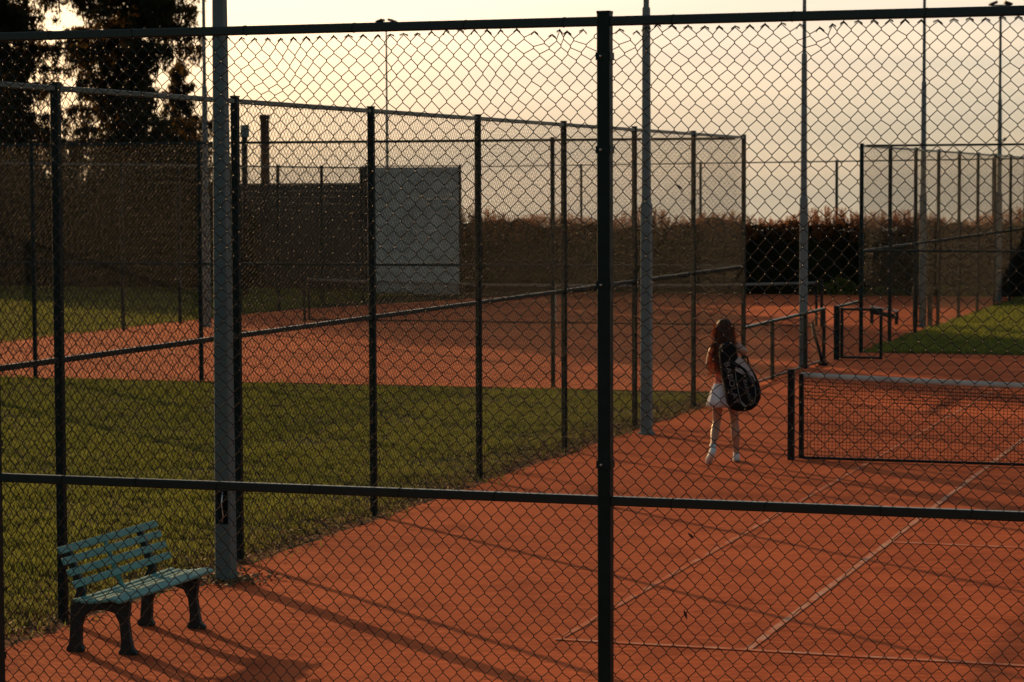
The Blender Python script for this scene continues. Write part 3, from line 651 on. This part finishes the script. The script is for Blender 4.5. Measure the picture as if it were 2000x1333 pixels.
# dense low hedge filling under the bushes
def hedge(name, a, b, wdt, h, n, label, m, seed, size=.07, shoots=0, core=True):
    global rng
    rng = np.random.default_rng(seed); a = Vector(a); b = Vector(b); Ln = (b-a).length; ang = math.atan2((b-a).y, (b-a).x)
    T = thing(name, label, 'hedge', (a.x, a.y, 0), ang)
    # leaves on the shell
    u = rng.random(n)*Ln; f = rng.random(n); y = np.empty(n); z = np.empty(n)
    tp = f < .40; y[tp] = rng.uniform(-wdt/2, wdt/2, tp.sum()); z[tp] = h-np.abs(rng.normal(0, .16, tp.sum()))+.05+.05*np.sin(u[tp]*3.1)+.04*np.sin(u[tp]*7.7)
    s = ~tp; y[s] = np.where(rng.random(s.sum()) < .72, -1, 1)*(wdt/2+rng.normal(0, .045, s.sum())+.04*np.sin(u[s]*4.3)); z[s] = rng.uniform(0.05, h, s.sum())
    und = 1+.035*np.sin(u*1.9+seed)+.03*np.sin(u*.83)+.02*np.sin(u*5.3); y = y*(1+.10*np.sin(u*2.7+z*3)); z = z*und
    C = np.stack([u, y, z], 1); me = npmesh('leaves', leafcloud(C, size, .6), 4); me.materials.append(m); link('foliage', me, None, T)
    if core:
        q = MB(); k = int(Ln/.5); rings = []
        for i in range(k+1):
            x = Ln*i/k; w_ = wdt/2-.13+.02*math.sin(i*1.3); hh = (h-.13)*(1+.035*math.sin(x*1.9+seed)+.03*math.sin(x*.83))
            rings.append([(x, -w_, 0), (x, w_, 0), (x, w_, hh), (x, -w_, hh)])
        q.loft([r_[::-1] for r_ in rings]); link('branch_core', q.mesh('core'), m, T)
    if shoots:
        A = []; B = []; Cs = []; Rr = []
        for i in range(shoots):
            x = rng.uniform(0, Ln); y_ = rng.uniform(-wdt/2, wdt/2); hh = rng.uniform(.15, .50)*(1+.45*math.sin(x*1.7)*math.sin(x*.63+1))
            lean = rng.normal(0, .07, 2); p0_ = np.array((x, y_ if i % 3 else -wdt/2-.02, h-(.05 if i % 3 else rng.uniform(.1, .45)))); p1_ = p0_+np.array((lean[0], lean[1], hh)); A.append(p0_); B.append(p1_); Rr.append(.006)
            m_ = int(10+hh*34); t = rng.random(m_)[:, None]; Cs.append(p0_+(p1_-p0_)*t+rng.normal(0, .028, (m_, 3)))
        me = segs_mesh('twigs', np.array(A), np.array(B), np.array(Rr), 3); me.materials.append(SHOOT); link('twigs', me, None, T)
        me = npmesh('shoot_leaves', leafcloud(np.concatenate(Cs), .062, .5), 4); me.materials.append(SHOOT); link('shoot_leaves', me, None, T)
    return T
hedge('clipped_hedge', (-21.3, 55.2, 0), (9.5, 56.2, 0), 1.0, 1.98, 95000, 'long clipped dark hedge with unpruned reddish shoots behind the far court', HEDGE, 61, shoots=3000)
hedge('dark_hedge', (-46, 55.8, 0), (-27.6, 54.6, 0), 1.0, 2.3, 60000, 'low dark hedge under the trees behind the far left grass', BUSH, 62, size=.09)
# plants over the wall top and weeds along the hedge foot
bush('dark_shrub', (-25.3, 58.2, 0), .55, .5, 3.62, 2600, 'small shrub top poking over the grey wall near the practice board', BUSH, 71, size=.09)
rng = np.random.default_rng(81)
wl = ['clump of yellow green weeds at the hedge foot right of the third mast', 'low yellow green weeds left of the corner of the tall right fence', 'weeds at the hedge foot seen through the tall right fence', 'small weed tuft at the hedge foot near the last mast']
for i, (x, h) in enumerate([(-8.9, .55), (-7.6, .3), (-6.0, .35), (-5.0, .45)]):
    n = 700; C = rng.normal(0, 1, (n, 3))*np.array([.35, .15, .0]); C[:, 2] = rng.random(n)*h*(1-np.abs(C[:, 0])*.8)
    me = npmesh('weeds', leafcloud(C, .09, .4), 4); me.materials.append(WEED); o = link('weed_clump', me, None, None, (x, 54.95, 0)); tag(o, wl[i], 'weeds', 'weeds along the hedge foot'); o['kind'] = 'stuff'

# ------------------------------------------------------------------ grass blades
def blades(name, pts, h, w, m, z0=0.0, label='short mown grass', lean=.5):
    n = len(pts); az = rng.uniform(0, 2*math.pi, n); hh = h*rng.uniform(.5, 1.35, n)*(1+.45*np.sin(pts[:, 0]*5.3+np.sin(pts[:, 1]*4.1)*2)*np.sin(pts[:, 1]*6.2+pts[:, 0]*1.3)+.2*np.sin(pts[:, 1]*1.9+pts[:, 0]*.7+np.sin(pts[:, 0]*2.1))); ww = w*rng.uniform(.6, 1.3, n)
    P = np.column_stack([pts, np.full(n, z0)]); side = np.stack([np.cos(az), np.sin(az), np.zeros(n)], 1)*ww[:, None]/2
    la = rng.uniform(0, 2*math.pi, n); tip = P+np.stack([np.cos(la)*hh*lean*rng.random(n), np.sin(la)*hh*lean*rng.random(n), hh], 1)
    V = np.stack([P-side, P+side, tip], 1).reshape(-1, 3)
    me = npmesh(name, V, 3); me.materials.append(m); o = link(name, me); o['kind'] = 'stuff'; o['label'] = label; o['category'] = 'grass'; return o
def tufts(P, k, sig):
    return (P[:, None, :]+rng.normal(0, sig, (len(P), k, 2))*rng.uniform(.5, 1.5, (len(P), 1, 1))).reshape(-1, 2)
def frustum_pts(n, xr, yr, margin=1.0, power=1.0):
    out_ = []; got = 0
    Ci = np.array(CP); f_ = np.array(fw); r_ = np.array(rr)
    while got < n:
        P = np.column_stack([rng.uniform(*xr, 200000), rng.uniform(*yr, 200000)])
        D = np.column_stack([P, np.zeros(len(P))])-Ci; z = D@f_; x = D@r_
        lim_ = 1000/F*z+margin; ok = (np.abs(x) < lim_)
        clump = .5+.5*np.sin(P[:, 0]*2.1+np.sin(P[:, 1]*1.7)*1.3)*np.sin(P[:, 1]*1.9+P[:, 0]*.4)
        ok &= rng.random(len(P)) < (.30+.70*clump*(.6+.4*np.sin(P[:, 0]*9.1+P[:, 1]*3.3)*np.sin(P[:, 1]*11.3-P[:, 0]*2.2)))*np.clip((22/np.maximum(z, 1))**power, 0, 1)
        out_.append(P[ok]); got += ok.sum()
    return np.concatenate(out_)[:n]
rng = np.random.default_rng(91)
P = np.concatenate([frustum_pts(110000, (-17, X0+.12), (-4.5, 20.55), 1.2, 1.3), tufts(frustum_pts(11000, (-17, X0-.05), (-4.5, 20.4), 1.2, 1.3), 14, .022)])
edge = rng.random(len(P)) < np.clip((X0+.12-P[:, 0])/.45, .12, 1)      # thin out at the clay edge
P = P[edge]
dist = np.hypot(P[:, 0]-CP.x, P[:, 1]-CP.y); 
dry = rng.random(len(P)) < .10+.55*np.clip((P[:, 0]-X0+1.5)/1.5, 0, 1)
blades('mown_grass', P[~dry], .055, .011, BLADE, label='short mown grass on the left strip')
blades('dry_grass', P[dry], .042, .010, DRYBLADE, label='dry brown grass mixed into the left strip', lean=1.1)
P = np.column_stack([rng.uniform(X0-.5, X0+.35, 2600), rng.uniform(-5, 21, 2600)]); P = P[rng.random(len(P)) < .35+.3*np.sin(P[:, 1]*2.3)]
blades('verge_grass', P, .075, .010, BLADE, label='straggling grass along the foot of the fence', lean=.9)
P = frustum_pts(60000, (-42, -21.2), (21, 55), 1.5, .3); P = P[P[:, 0] < -20.9-.0*P[:, 1]]
blades('far_grass', P, .07, .03, BLADE, label='grass beyond the far court under the trees')
P = frustum_pts(50000, (-3.7, 6), (30.75, 55), 1.5, .3)
blades('right_grass', P, .065, .025, BLADE, label='sunlit grass behind the tall right fence')
# leaf litter at the clay edge
n = 5200; yy = rng.uniform(-4, 21, n); xx = X0+.10-np.abs(rng.normal(0, .42, n))+rng.normal(0, .10, n); C = np.column_stack([xx, yy, .012+rng.random(n)*.03])
d = rng.normal(size=(n, 3))*np.array([1, 1, .35]); d /= np.linalg.norm(d, axis=1, keepdims=True); e = np.cross(d, rng.normal(size=(n, 3))*np.array([.3, .3, 1])); e /= np.linalg.norm(e, axis=1, keepdims=True)
k2 = 420; a2 = rng.uniform(0, 6.28, k2); r2 = .1+np.abs(rng.normal(0, .16, k2)); C[:k2, 0] = -3.40+np.cos(a2)*r2; C[:k2, 1] = 1.74+np.sin(a2)*r2
s_ = rng.uniform(.012, .032, n)[:, None]; V = np.stack([C-d*s_, C+e*s_*.6, C+d*s_, C-e*s_*.6], 1).reshape(-1, 3)
me = npmesh('dead_leaves', V, 4); me.materials.append(LITTER); o = link('dead_leaves', me); o['kind'] = 'stuff'; tag(o, 'brown dead leaves along the fence foot', 'leaves')
n = 1100; C = np.column_stack([rng.uniform(-3.6, 6, n), rng.uniform(-3, 24, n), np.full(n, .012)]); d = rng.normal(size=(n, 3))*np.array([1, 1, .1]); d /= np.linalg.norm(d, axis=1, keepdims=True); e = np.cross(d, np.array([0, 0, 1.])); s_ = rng.uniform(.006, .016, n)[:, None]
V = np.stack([C-d*s_, C+e*s_*.5, C+d*s_, C-e*s_*.5], 1).reshape(-1, 3); me = npmesh('crumbs', V, 4); me.materials.append(LITTER); o = link('leaf_crumbs', me); o['kind'] = 'stuff'; tag(o, 'tiny dark leaf bits strewn on the clay', 'leaves')
# larger autumn leaves one can pick out
for i, (x, y, s, lab) in enumerate([(-4.9, .55, .05, 'yellow leaf in the grass behind the bench backrest'), (-5.25, .95, .045, 'second yellow leaf in the grass just beyond the bench backrest'), (-15.9, 18.4, .16, 'reddish leaf pile on the grass at the left edge')]):
    nn_ = 6 if i < 2 else 14; V = []
    C = np.column_stack([rng.normal(0, s, nn_), rng.normal(0, s, nn_), .05+rng.random(nn_)*.02]); me = npmesh('leaf', leafcloud(C, s*1.3, .7), 4); me.materials.append(YELLOWLEAF if i < 2 else LITTER)
    tag(link('fallen_leaf', me, None, None, (x, y, 0)), lab, 'leaf')
# dry leaves caught in the near wire
def caught(x, z, s, rot, lab):
    pts = [(0, -s*1.5), (s*.25, -s*.6), (s*.45, 0), (s*.2, s*.7), (0, s*1.2), (-s*.25, s*.6), (-s*.3, -.1*s)]
    c, s2 = math.cos(rot), math.sin(rot); P_ = [(a*c-b_*s2, .006*math.sin(i*2), a*s2+b_*c) for i, (a, b_) in enumerate(pts)]
    Q_ = [(p[0], p[1]+.003, p[2]) for p in P_]; q = MB(); n_ = len(P_)
    q.add(P_+Q_, [tuple(range(n_)), tuple(range(2*n_-1, n_-1, -1))]+[(i, n_+i, n_+(i+1) % n_, (i+1) % n_) for i in range(n_)])
    tag(link('dry_leaf', q.mesh('leaf'), BARK, None, (x, -5.862, z)), lab, 'leaf', 'dry leaves caught in the near wire')
caught(2.445, 3.22, .016, .9, 'small dark leaf in the near wire against the sky right of a grey mast')
caught(2.50, 1.645, .016, .8, 'small dark leaf stuck in the near wire just below the middle rail')
caught(2.475, 1.285, .018, .3, 'thin dark curled leaf stuck in the near wire over the clay near the bottom')

# ------------------------------------------------------------------ girl
def bake(o):
    dg = bpy.context.evaluated_depsgraph_get(); me = bpy.data.meshes.new_from_object(o.evaluated_get(dg)); bpy.data.objects.remove(o); return me
def skinned(name, J, E, root, sub=2):
    names = list(J); me = bpy.data.meshes.new(name); me.from_pydata([J[k][0] for k in names], [(names.index(a), names.index(b)) for a, b in E], [])
    o = bpy.data.objects.new(name, me); COL.objects.link(o); o.modifiers.new('s', 'SKIN')
    if not me.skin_vertices: me.attributes  # layer is created with the modifier
    sv = me.skin_vertices[0].data if me.skin_vertices else None
    for i, k in enumerate(names):
        r_ = J[k][1]; r_ = r_ if isinstance(r_, tuple) else (r_, r_); sv[i].radius = r_; sv[i].use_root = (k == root)
    s = o.modifiers.new('u', 'SUBSURF'); s.levels = sub; s.render_levels = sub
    bpy.context.view_layer.update(); m2 = bake(o); m2.shade_smooth(); return m2
girl = thing('person', 'girl with long brown hair in coral top and white skirt walking away on the clay', 'person', (-1.60, 11.36, .006), R(18.7))
J = {'pelvis': ((.015, 0, .90), (.115, .09)), 'belly': ((.01, .0, 1.03), (.095, .075)), 'chest': ((0, -.005, 1.20), (.115, .085)), 'upch': ((0, -.01, 1.31), (.10, .07)), 'neck': ((0, .0, 1.405), .045), 'skull': ((0, .015, 1.49), (.062, .072)), 'crown': ((0, .005, 1.565), (.058, .066)),
     'lsh': ((-.135, -.01, 1.335), .047), 'lel': ((-.185, .03, 1.10), .034), 'lwr': ((-.10, .22, 1.12), .025), 'lpalm': ((-.07, .28, 1.14), (.030, .018)),
     'rsh': ((.135, -.01, 1.335), .047), 'rel': ((.262, .02, 1.275), .038), 'rwr': ((.185, .15, 1.36), .026), 'rpalm': ((.135, .175, 1.395), (.030, .018)),
     'lhip': ((-.065, 0, .84), .085), 'lkn': ((-.075, .06, .465), .050), 'lcalf': ((-.105, -.05, .36), (.055, .060)), 'lank': ((-.140, -.20, .215), .027), 'lheel': ((-.150, -.245, .165), .030), 'lball': ((-.175, -.185, .055), .032), 'ltoe': ((-.180, -.150, .025), .022),
     'rhip': ((.095, 0, .84), .085), 'rkn': ((.130, .06, .46), .050), 'rcalf': ((.140, .04, .33), (.053, .060)), 'rank': ((.150, .07, .085), .027), 'rheel': ((.150, .035, .035), .030), 'rball': ((.160, .19, .028), .032), 'rtoe': ((.165, .24, .022), .022)}
E_ = [('pelvis', 'belly'), ('belly', 'chest'), ('chest', 'upch'), ('upch', 'neck'), ('neck', 'skull'), ('skull', 'crown'), ('upch', 'lsh'), ('lsh', 'lel'), ('lel', 'lwr'), ('lwr', 'lpalm'), ('upch', 'rsh'), ('rsh', 'rel'), ('rel', 'rwr'), ('rwr', 'rpalm'),
      ('pelvis', 'lhip'), ('lhip', 'lkn'), ('lkn', 'lcalf'), ('lcalf', 'lank'), ('lank', 'lheel'), ('lank', 'lball'), ('lball', 'ltoe'), ('pelvis', 'rhip'), ('rhip', 'rkn'), ('rkn', 'rcalf'), ('rcalf', 'rank'), ('rank', 'rheel'), ('rank', 'rball'), ('rball', 'rtoe')]
# fingers
for sd, pal, dirf, spread in (('l', Vector((-.07, .28, 1.14)), Vector((.5, .8, .1)), Vector((0, .15, 1))), ('r', Vector((.135, .175, 1.395)), Vector((-.5, -.3, .6)), Vector((1, .2, .5)))):
    dirf = dirf.normalized(); spread = (spread-dirf*spread.dot(dirf)).normalized(); curl = dirf.cross(spread)*(-1 if sd == 'l' else 1)
    for k, (off, ln) in enumerate([(-.024, .062), (-.008, .070), (.008, .066), (.023, .052)]):
        p = pal+spread*off; a1 = p+dirf*.035; a2 = a1+(dirf*.7+curl*.6).normalized()*ln*.5; a3 = a2+(dirf*.1+curl).normalized()*ln*.45
        for q_, pt, r_ in (('a', a1, .0085), ('b', a2, .008), ('c', a3, .0065)): J[f'{sd}f{k}{q_}'] = (tuple(pt), r_)
        E_ += [(sd+'palm', f'{sd}f{k}a'), (f'{sd}f{k}a', f'{sd}f{k}b'), (f'{sd}f{k}b', f'{sd}f{k}c')]
    t1 = pal-spread*.034+dirf*.006; t2 = t1-spread*.012+dirf*.028+curl*.012
    J[sd+'t1'] = (tuple(t1), .010); J[sd+'t2'] = (tuple(t2), .008); E_ += [(sd+'palm', sd+'t1'), (sd+'t1', sd+'t2')]
link('body', skinned('body', J, E_, 'pelvis'), SKIN, girl)
def ell(cx_, cy_, z, rx, ry, n=24, f=None, tilt=0):
    o_ = []
    for k in range(n):
        w = 2*math.pi*k/n; m_ = 1+(f(w) if f else 0); o_.append((cx_+math.cos(w)*rx*m_, cy_+math.sin(w)*ry*m_, z+tilt*math.cos(w)))
    return o_
q = MB(); q.loft([ell(.015, 0, .87, .135, .112), ell(.012, 0, .93, .126, .105), ell(.008, 0, 1.02, .112, .095), ell(0, -.003, 1.12, .122, .103), ell(0, -.006, 1.22, .140, .108), ell(0, -.008, 1.30, .148, .098), ell(0, -.008, 1.355, .118, .080), ell(0, -.005, 1.385, .070, .060)])
link('sleeveless_top', q.mesh('top', True), TOPM, girl)
q = MB(); fp = lambda a_: (lambda w: a_*math.sin(w*9)); q.loft([ell(.015, 0, .925, .128, .108, 72, fp(0)), ell(.015, 0, .90, .138, .116, 72, fp(.005)), ell(.005, -.005, .82, .162, .140, 72, fp(.02)), ell(-.005, -.008, .73, .178, .155, 72, fp(.045)), ell(-.01, -.012, .655, .188, .168, 72, fp(.07)), ell(-.01, -.012, .66, .180, .160, 72, fp(.07)), ell(.01, 0, .84, .150, .125, 72, fp(.02))], cap=False)
link('pleated_skirt', q.mesh('skirt', True), SKIRTM, girl)
# hair: a fall over the back with loose strands
hr = [(1.672, .02, .012, 0, .0), (1.66, .055, .055, 0, -.002), (1.625, .084, .092, 0, -.004), (1.57, .100, .105, 0, -.010), (1.50, .104, .094, -.002, -.030), (1.43, .108, .072, -.008, -.062), (1.36, .118, .060, -.015, -.085), (1.28, .112, .050, -.022, -.098), (1.20, .085, .036, -.030, -.105), (1.13, .045, .020, -.035, -.108), (1.10, .015, .010, -.038, -.108)]
q = MB(); q.loft([ell(x, y, z, rx, ry, 32, lambda w: .06*math.sin(w*11+z*9)+.06*math.sin(w*4+z*38)) for z, rx, ry, x, y in hr][::-1]); hair = link('hair', q.mesh('hair', True), HAIR, girl)
A = []; B = []; rd = random.Random(5)
for i in range(460):
    w = rd.uniform(math.pi*.72, math.pi*1.35) if i < 320 else rd.uniform(math.pi*1.3, math.pi*2.1); z0 = rd.uniform(1.36, 1.62); rx, ry = .103, .095
    p = Vector((math.cos(w)*rx*rd.uniform(.95, 1.12), math.sin(w)*ry-.01, z0)); dx = math.cos(w)*rd.uniform(.0, .075)-.012; ln = rd.uniform(.15, .42)
    pts = [p]
    for k in range(1, 6):
        t = k/5; pts.append(p+Vector((dx*t+.012*math.sin(t*7+z0*40)+rd.uniform(-.005, .005), -.10*t*min(1, (1.62-z0+ln*t)/.3), -ln*t)))
    for k in range(5): A.append(pts[k]); B.append(pts[k+1])
me = segs_mesh('strands', np.array([tuple(p) for p in A]), np.array([tuple(p) for p in B]), .0022, 3); me.materials.append(HAIRS); link('hair_strands', me, None, hair)
# face, ears
q = MB(); q.loft([ell(0, .083, 1.53, .003, .003, 8), ell(0, .092, 1.505, .009, .010, 8), ell(0, .090, 1.492, .012, .013, 8), ell(0, .083, 1.486, .006, .006, 8)][::-1]); link('nose', q.mesh('nose', True), SKIN, girl)
for s in (-1, 1):
    q = MB(); q.loft([ell(s*.028, .078, z, .011, .006, 8) for z in (1.524, 1.530, 1.536)]); link('eye', q.mesh('eye', True), DARK, girl)
    q = MB(); q.loft([ell(s*.076, .012, z, .010, r_, 8) for z, r_ in ((1.49, .008), (1.51, .014), (1.53, .017), (1.545, .010))]); link('ear', q.mesh('ear', True), SKIN, girl)
q = MB(); q.loft([ell(0, .080, z, .022, .007, 8) for z in (1.462, 1.467, 1.472)]); link('mouth', q.mesh('mouth', True), TOPM, girl)
# shoes and socks
def shoe(heel, ball, toe, ank, up):
    heel, ball, toe, ank = map(Vector, (heel, ball, toe, ank)); ax = (toe-heel).normalized(); up = Vector(up); side = ax.cross(up).normalized(); up = side.cross(ax).normalized()
    def ring(c, w, h_, base=0): return [tuple(c+side*w*math.cos(t)+up*(h_*max(math.sin(t), -.55))) for t in [2*math.pi*k/14 for k in range(14)]]
    L_ = (toe-heel).length
    q = MB(); q.loft([ring(heel-ax*.045+up*.012, .022, .030), ring(heel-ax*.030+up*.018, .036, .050), ring(heel+ax*.03+up*.015, .039, .058), ring(heel+ax*L_*.45+up*.006, .040, .046), ring(heel+ax*L_*.8, .044, .034), ring(toe+ax*.02-up*.004, .034, .024), ring(toe+ax*.045-up*.006, .012, .012)])
    o = link('shoe', q.mesh('shoe', True), SHOEM, girl)
    q = MB(); q.loft([[tuple(p_+side*w*math.cos(t)+up*(u_+.007*math.sin(t))) for t in [2*math.pi*k/10 for k in range(10)]] for p_, w, u_ in ((heel-ax*.050, .020, -.018), (heel-ax*.02, .040, -.020), (heel+ax*L_*.45, .038, -.024), (heel+ax*L_*.8, .046, -.024), (toe+ax*.04, .024, -.020))])
    link('sole', q.mesh('sole', True), SOLEM, o)
    q = MB(); d_ = (ank-(heel+ax*.03)).normalized(); q.tube([ank-d_*.06, ank-d_*.01, ank+d_*.02], [.039, .037, .038], 12); link('sock', q.mesh('sock', True), SHOEM, girl)
shoe((-.150, -.245, .165), (-.175, -.185, .055), (-.185, -.150, .030), (-.143, -.205, .215), (.05, -.9, -.4))
shoe((.150, .035, .035), (.160, .19, .028), (.165, .235, .028), (.150, .07, .095), (0, 0, 1))

# ------------------------------------------------------------------ racket bag
bag = thing('racket_bag', 'large black and white tennis racket bag slung on the back of the walking girl', 'sports bag', (-1.60, 11.36, 0), R(18.7))
ol = [(-.075, 1.36), (-.085, 1.28), (-.062, 1.10), (-.020, .88), (.018, .715), (.060, .650), (.13, .628), (.22, .622), (.30, .645), (.36, .69), (.402, .775), (.405, .86), (.385, .95), (.345, 1.05), (.285, 1.145), (.215, 1.215), (.150, 1.25), (.115, 1.28), (.108, 1.36), (.09, 1.41), (.02, 1.425), (-.05, 1.40)]
def inset(ol_, f):
    c = Vector((sum(p[0] for p in ol_)/len(ol_), sum(p[1] for p in ol_)/len(ol_))); return [((p[0]-c.x)*f+c.x, (p[1]-c.y)*(1-(1-f)*.55)+c.y) for p in ol_]
rings = []
for y, f in ((-.115, .80), (-.135, .95), (-.17, 1.0), (-.26, 1.0), (-.315, .97), (-.345, .88), (-.355, .74)):
    rings.append([(x, y, z) for x, z in inset(ol, f)])
q = MB(); q.loft(rings); link('bag_body', q.mesh('bag', True), BAGM, bag)
def strip(name, pts, w, y, m, parent=bag, wtaper=None):
    """raised curved strip in the x-z plane at depth y"""
    q = MB(); rings = []
    for i, p in enumerate(pts):
        a_ = Vector(pts[max(i-1, 0)]); b_ = Vector(pts[min(i+1, len(pts)-1)]); t = (b_-a_).normalized(); nn_ = Vector((-t.y, t.x))*(w if wtaper is None else wtaper[i])/2
        yy_ = y[i] if isinstance(y, (list, tuple)) else y
        rings.append([(p[0]+nn_.x, yy_, p[1]+nn_.y), (p[0]-nn_.x, yy_, p[1]-nn_.y), (p[0]-nn_.x, yy_+.02, p[1]-nn_.y), (p[0]+nn_.x, yy_+.02, p[1]+nn_.y)])
    q.loft(rings); return link(name, q.mesh(name), m, parent)
strip('white_panel', [(.120, 1.235), (.175, 1.195), (.235, 1.135), (.285, 1.065), (.330, .98)], .04, [-.358, -.360, -.360, -.356, -.352], WHITEM, wtaper=[.075, .070, .045, .035, .012])
pocket = [(.085, 1.115), (.11, 1.16), (.18, 1.135), (.26, 1.06), (.32, .95), (.345, .84), (.335, .75), (.29, .70), (.22, .685), (.17, .70), (.14, .80), (.11, .96)]
q = MB(); q.loft([[(x, -.33, z) for x, z in pocket], [(x, -.372, z) for x, z in inset(pocket, .96)], [(x, -.380, z) for x, z in inset(pocket, .88)]]); pk = link('side_pocket', q.mesh('pocket', True), BAGM, bag)
strip('pocket_trim', [(.10, 1.125), (.15, 1.105), (.205, 1.065)], .04, -.386, WHITEM, wtaper=[.03, .045, .02])
strip('pocket_piping', [(.098, 1.10), (.112, .98), (.135, .86), (.160, .76), (.20, .70), (.235, .695)], .01, -.384, GALV, wtaper=[.006, .008, .008, .010, .030, .012])
strip('pocket_piping', [(.235, 1.08), (.29, 1.00), (.325, .91), (.335, .82), (.315, .74), (.265, .70)], .008, -.384, GALV)
def text(s_, size, p, ang, m, name, ext=.001, sx=1.0):
    cu = bpy.data.curves.new(name, 'FONT'); cu.body = s_; cu.size = size; cu.extrude = ext; cu.offset = -.0008; cu.space_character = 1.05
    o = bpy.data.objects.new(name, cu); COL.objects.link(o); bpy.context.view_layer.update()
    me = bake(o); o = link(name, me, m, bag); bpy.data.curves.remove(cu)
    o.matrix_local = Matrix.Translation(p) @ Matrix.Rotation(R(90), 4, 'X') @ Matrix.Rotation(ang, 4, 'Z') @ Matrix.Diagonal((sx, 1, 1, 1))
    return o
text('BABOLAT', .088, (-.028, -.362, 1.20), R(-76), PRINT, 'lettering', sx=1.28)
text('Babolat', .060, (.185, -.388, 1.00), R(-74), PRINT, 'lettering', sx=1.35)
q = MB()
for dx in (0,): q.tube([(.04, -.13, 1.40), (.085, -.085, 1.405), (.115, -.01, 1.405), (.120, .075, 1.37), (.11, .115, 1.25), (.10, .11, 1.10), (.11, .03, .97), (.12, -.10, .88)], .016, 6)
link('shoulder_strap', q.mesh('strap', True), BAGM, bag)
q = MB(); q.tube([(.195, -.24, 1.235), (.215, -.25, 1.265), (.245, -.25, 1.25), (.265, -.24, 1.175)], .012, 6); link('grab_handle', q.mesh('handle', True), BAGM, bag)
